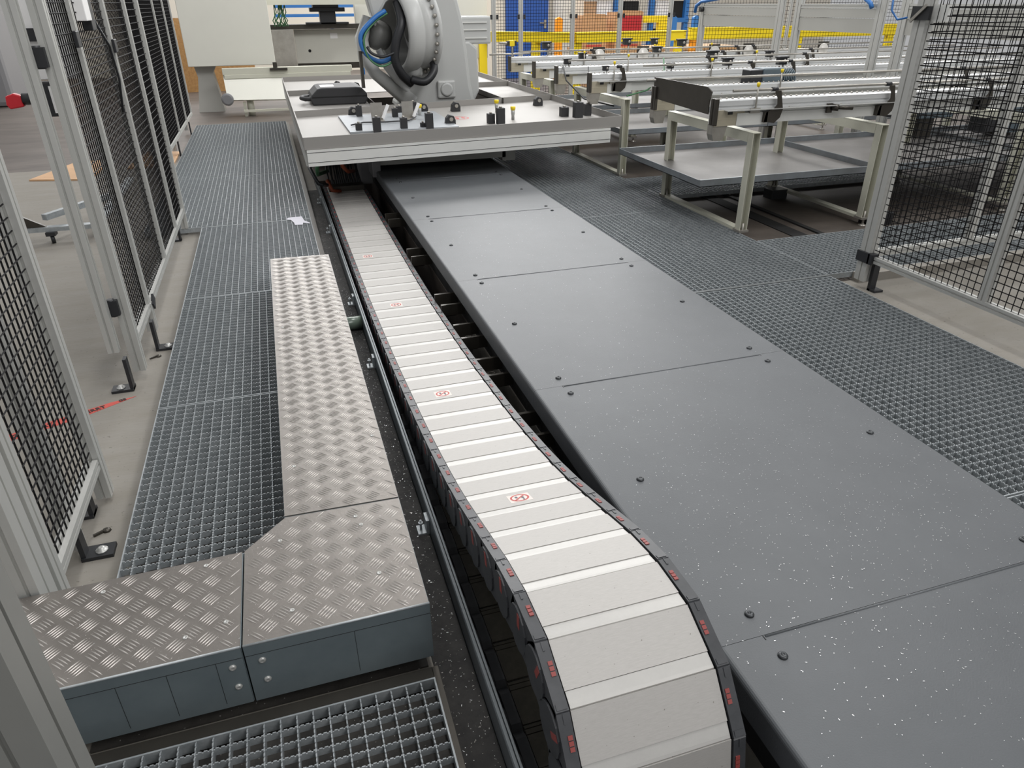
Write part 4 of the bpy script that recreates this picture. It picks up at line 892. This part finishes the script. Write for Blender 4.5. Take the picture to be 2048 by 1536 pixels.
# worn shoe print sticker on table
b = MB(); n = 24; base = 0
for k in range(n):
    a = 2*PI*k/n
    for r in (.075, .063): b.v.append((1.60+r*math.cos(a)*1.1, 6.60+r*math.sin(a)*1.3, .5006))
for k in range(n): j = (k+1) % n; b.quad((2*k, 2*k+1, 2*j+1, 2*j))
for cx_, cy0 in ((1.575, 6.60), (1.63, 6.60)):
    k0 = len(b.v)
    for q in range(12): b.v.append((cx_+.016*math.cos(q*PI/6), cy0+.05*math.sin(q*PI/6), .5008))
    b.quad(range(k0, k0+12)[::1])
solo('floor_sticker', b, 'sign_red', 'faded red shoe-print sticker on the front tray of the table', 'sticker', (1.6, 6.6, .5))
# black case
t = thing('tool_case', 'black plastic tool case with rounded handle lying on the left tray', 'case', (.4, 8.2, .5))
b = MB(); b.prism([(.40, .5), (.93, .5), (.955, .54), (.955, .60), (.90, .66), (.85, .665), (.50, .665), (.46, .655), (.40, .60), (.38, .56)], 'Y', 7.95, 8.45); part('case_shell', b, 'case_black', t, bevel=.012)
b = MB(); b.tube([(.42, 8.0, .56), (.33, 8.02, .56), (.30, 8.12, .56), (.32, 8.22, .56), (.42, 8.28, .56)], .022, 8); part('handle', b, 'case_black', t)
b = MB(); b.box((.50, 8.05, .6655), (.64, 8.25, .667)); part('paper_label', b, 'white', t)
b = MB(); b.box((.40, 7.945, .575), (.95, 7.95, .582)); part('lid_seam', b, 'dark_gap', t)

# ---------------------------------------------------------------- robot
t = thing('industrial_robot', 'big grey industrial robot arm folded down through the table opening', 'robot', (1.6, 8.4, .3))
yR = 8.35
b = MB(); b.prism([(1.28, .42), (2.17, .42), (2.12, .62), (2.09, .95), (2.05, 1.25), (2.0, 1.45), (1.88, 1.62), (1.62, 1.64), (1.62, 1.30), (1.64, .95), (1.63, .90), (1.50, .90), (1.46, .70)], 'Y', yR-.22, yR+.25)
part('swivel_housing', b, 'robot_grey', t, bevel=.045)
b = MB(); b.prism([(1.95, .44), (2.16, .44), (2.22, .55), (2.21, .98), (2.12, 1.05), (1.98, 1.05)], 'Y', yR-.16, yR+.3); part('side_block', b, 'robot_grey', t, bevel=.02)
b = MB(); b.box((1.73, yR-.255, .50), (1.93, yR-.21, .68)); part('front_cover', b, 'robot_grey', t, bevel=.02); b = MB(); b.lathe([(0, .07), (.012, .066), (.014, .05)], (1.83, yR-.255, .59), (0, -1, 0), 20); part('round_cap', b, 'robot_grey', t)
b = MB(); b.box((1.98, yR-.12, 1.02), (2.38, yR+.18, 1.29)); part('motor_housing', b, 'robot_grey', t, bevel=.02)
for z in (1.075, 1.155, 1.225): b = MB(); b.box((2.0, yR-.135, z), (2.33, yR-.115, z+.012)); part('cooling_rib', b, 'alu_white', t)
# ring joint: hollow drum whose open mouth faces left and the camera
ax = Vector((-.95, -.30, -.05)).normalized(); oc = Vector((1.575, yR-.18, 1.18))
b = MB(); b.lathe([(-.04, .30), (-.04, .43), (.0, .435), (.004, .385), (.13, .385), (.135, .40), (.16, .41), (.25, .41), (.30, .385), (.305, .345), (.29, .335), (.02, .31), (.0, .01)], oc, ax, 56); part('ring_joint', b, 'robot_grey', t)
b = MB(); b.lathe([(.012, .309), (.285, .332), (.286, .329), (.016, .305), (.018, .01)], oc, ax, 48); b.lathe([(.02, .20), (.10, .14), (.11, .01)], oc, ax, 20); part('drum_interior', b, 'robot_dark', t)
e = Vector((0, 0, 1)); e = (e-ax*e.dot(ax)).normalized(); g = ax.cross(e)
for k in range(30):
    a = 2*PI*k/30; c = oc+e*math.cos(a)*.41+g*math.sin(a)*.41+ax*.0; b = MB(); b.lathe([(0, .018), (.03, .018), (.033, .006)], c, ax, 8); part('flange_bolt', b, 'stainless', t)
# lower link sweeping from the ring to lower left
def ribbon(pts, ws, th, m, name):
    b = MB(); pts = [Vector(p) for p in pts]; base = 0
    for i, p in enumerate(pts):
        d = (pts[min(i+1, len(pts)-1)]-pts[max(i-1, 0)]).normalized(); s_ = d.cross(Vector((0, 1, 0))).normalized(); w_ = ws[i]
        for u, v in ((-1,-1),(-1,-.4),(-.6,-.95),(.6,-.95),(1,-.4),(1,1),(-1,1)): b.v.append(tuple(p+s_*u*w_+Vector((0, 1, 0))*v*th))
    K = 7
    for i in range(len(pts)-1):
        for j in range(1, K): b.quad((i*K+j, i*K+(j+1) % K if j < K-1 else i*K+1, (i+1)*K+((j+1) % K if j < K-1 else 1), (i+1)*K+j), True)
    b.quad([j for j in range(1, K)]); b.quad([(len(pts)-1)*K+j for j in range(K-1, 0, -1)])
    return part(name, b, m, t)
ribbon([(1.05, 8.1, 1.30), (.97, 8.08, 1.10), (.98, 8.06, .92), (1.08, 8.08, .77), (1.24, 8.12, .64), (1.40, 8.2, .52), (1.55, 8.25, .42)], [.04, .06, .06, .06, .07, .09, .11], .10, 'robot_grey', 'lower_link')
ribbon([(1.12, 8.0, 1.0), (1.20, 8.0, .84), (1.30, 8.0, .72), (1.40, 8.0, .62)], [.03, .045, .05, .04], .05, 'robot_grey', 'link_rib')
b = MB(); b.lathe([(-.10, .05), (-.10, .13), (.0, .145), (.08, .12), (.1, .05)], (1.13, 8.15, 1.13), (-.8, -.5, .2), 28); part('wrist_cap', b, 'robot_dark', t)
b = MB(); b.lathe([(0, .06), (.05, .085), (.12, .085), (.16, .04)], (1.47, 8.05, .73), (0, -.2, 1), 16); part('counter_motor', b, 'robot_grey', t)
b = MB(); b.box((1.40, 8.0, .74), (1.56, 8.1, .90)); part('link_web', b, 'robot_grey', t, bevel=.02)
b = MB(); b.prism([(.98, 1.72), (1.34, 1.72), (1.42, 1.55), (1.34, 1.50), (1.22, 1.42), (1.14, 1.30), (1.10, 1.20), (1.06, 1.34)], 'Y', 7.92, 8.12); part('upper_arm_root', b, 'robot_grey', t, bevel=.03)
for P, r, c, nm in (([(1.33, 7.95, 1.42), (1.34, 7.82, 1.25), (1.27, 7.80, 1.08), (1.25, 7.82, .92), (1.31, 7.86, .78), (1.42, 7.95, .68)], .045, 'black_plastic', 'main_hose'),
        ([(1.2, 7.9, 1.35), (1.07, 7.85, 1.28), (.93, 7.82, 1.14), (.96, 7.82, .98), (1.10, 7.84, .90), (1.22, 7.86, .93)], .022, 'blue', 'blue_hose'),
        ([(1.22, 7.9, 1.33), (1.08, 7.87, 1.25), (.96, 7.80, 1.12), (.98, 7.80, .95), (1.10, 7.80, .86), (1.24, 7.84, .90)], .010, 'green_cable', 'signal_cable'),
        ([(1.15, 7.9, 1.3), (1.0, 7.87, 1.2), (.92, 7.84, 1.08)], .016, 'black_plastic', 'signal_cable'),
        ([(1.42, 7.9, .72), (1.55, 7.85, .70), (1.66, 7.9, .80), (1.66, 8.0, .92)], .04, 'black_plastic', 'return_hose'),
        ([(.98, 7.8, 1.04), (1.02, 7.78, .98), (1.12, 7.76, .95), (1.24, 7.78, .98)], .014, 'black_plastic', 'signal_cable')):
    pts = catmull3 = []
    V3 = [Vector(p) for p in P]
    for i in range(len(V3)-1):
        p0, p1, p2, p3 = V3[max(i-1, 0)], V3[i], V3[i+1], V3[min(i+2, len(V3)-1)]
        for k in range(6):
            u = k/6; pts.append(.5*((2*p1)+(-p0+p2)*u+(2*p0-5*p1+4*p2-p3)*u*u+(-p0+3*p1-3*p2+p3)*u**3))
    pts.append(V3[-1]); b = MB(); b.tube(pts, r, 10); part(nm, b, c, t)
b = MB(); b.box((.93, 7.80, .98), (.955, 7.86, 1.06)); b.box((.90, 7.84, .66), (.93, 7.9, 1.0)); part('cable_clamp', b, 'steel_dark', t)

# ---------------------------------------------------------------- groups for repeats
GR = {'floor_grating': 'galvanized floor gratings', 'deck_sheet': 'dark grey deck sheets over the robot track', 'tread_step': 'pieces of the tread plate step', 'mesh_fence': 'black mesh safety fence panels',
      'fence_post': 'aluminium fence posts', 'conveyor_stand': 'cream stands under the conveyors', 'roller_conveyor': 'parallel roller conveyors', 'drip_tray': 'galvanized trays under the conveyors',
      'clamp_block': 'black clamp blocks on the robot table', 'rocker_clamp': 'black rocker clamps on the robot table', 'locating_pin': 'yellow-topped pins on the robot table', 'support_post': 'posts of the grey screens',
      'machine_screen': 'grey screen panels above the conveyors', 'storage_crate': 'crates on the blue rack', 'cardboard_box': 'cartons on the work table', 'fence_clamp': 'black clamps on the left fence', 'geared_motor': 'geared motors by the conveyors'}
for o in list(S.objects):
    if o.parent is None and 'label' in o and 'group' not in o:
        g_ = GR.get(o.name.split('.')[0])
        if g_: o['group'] = g_
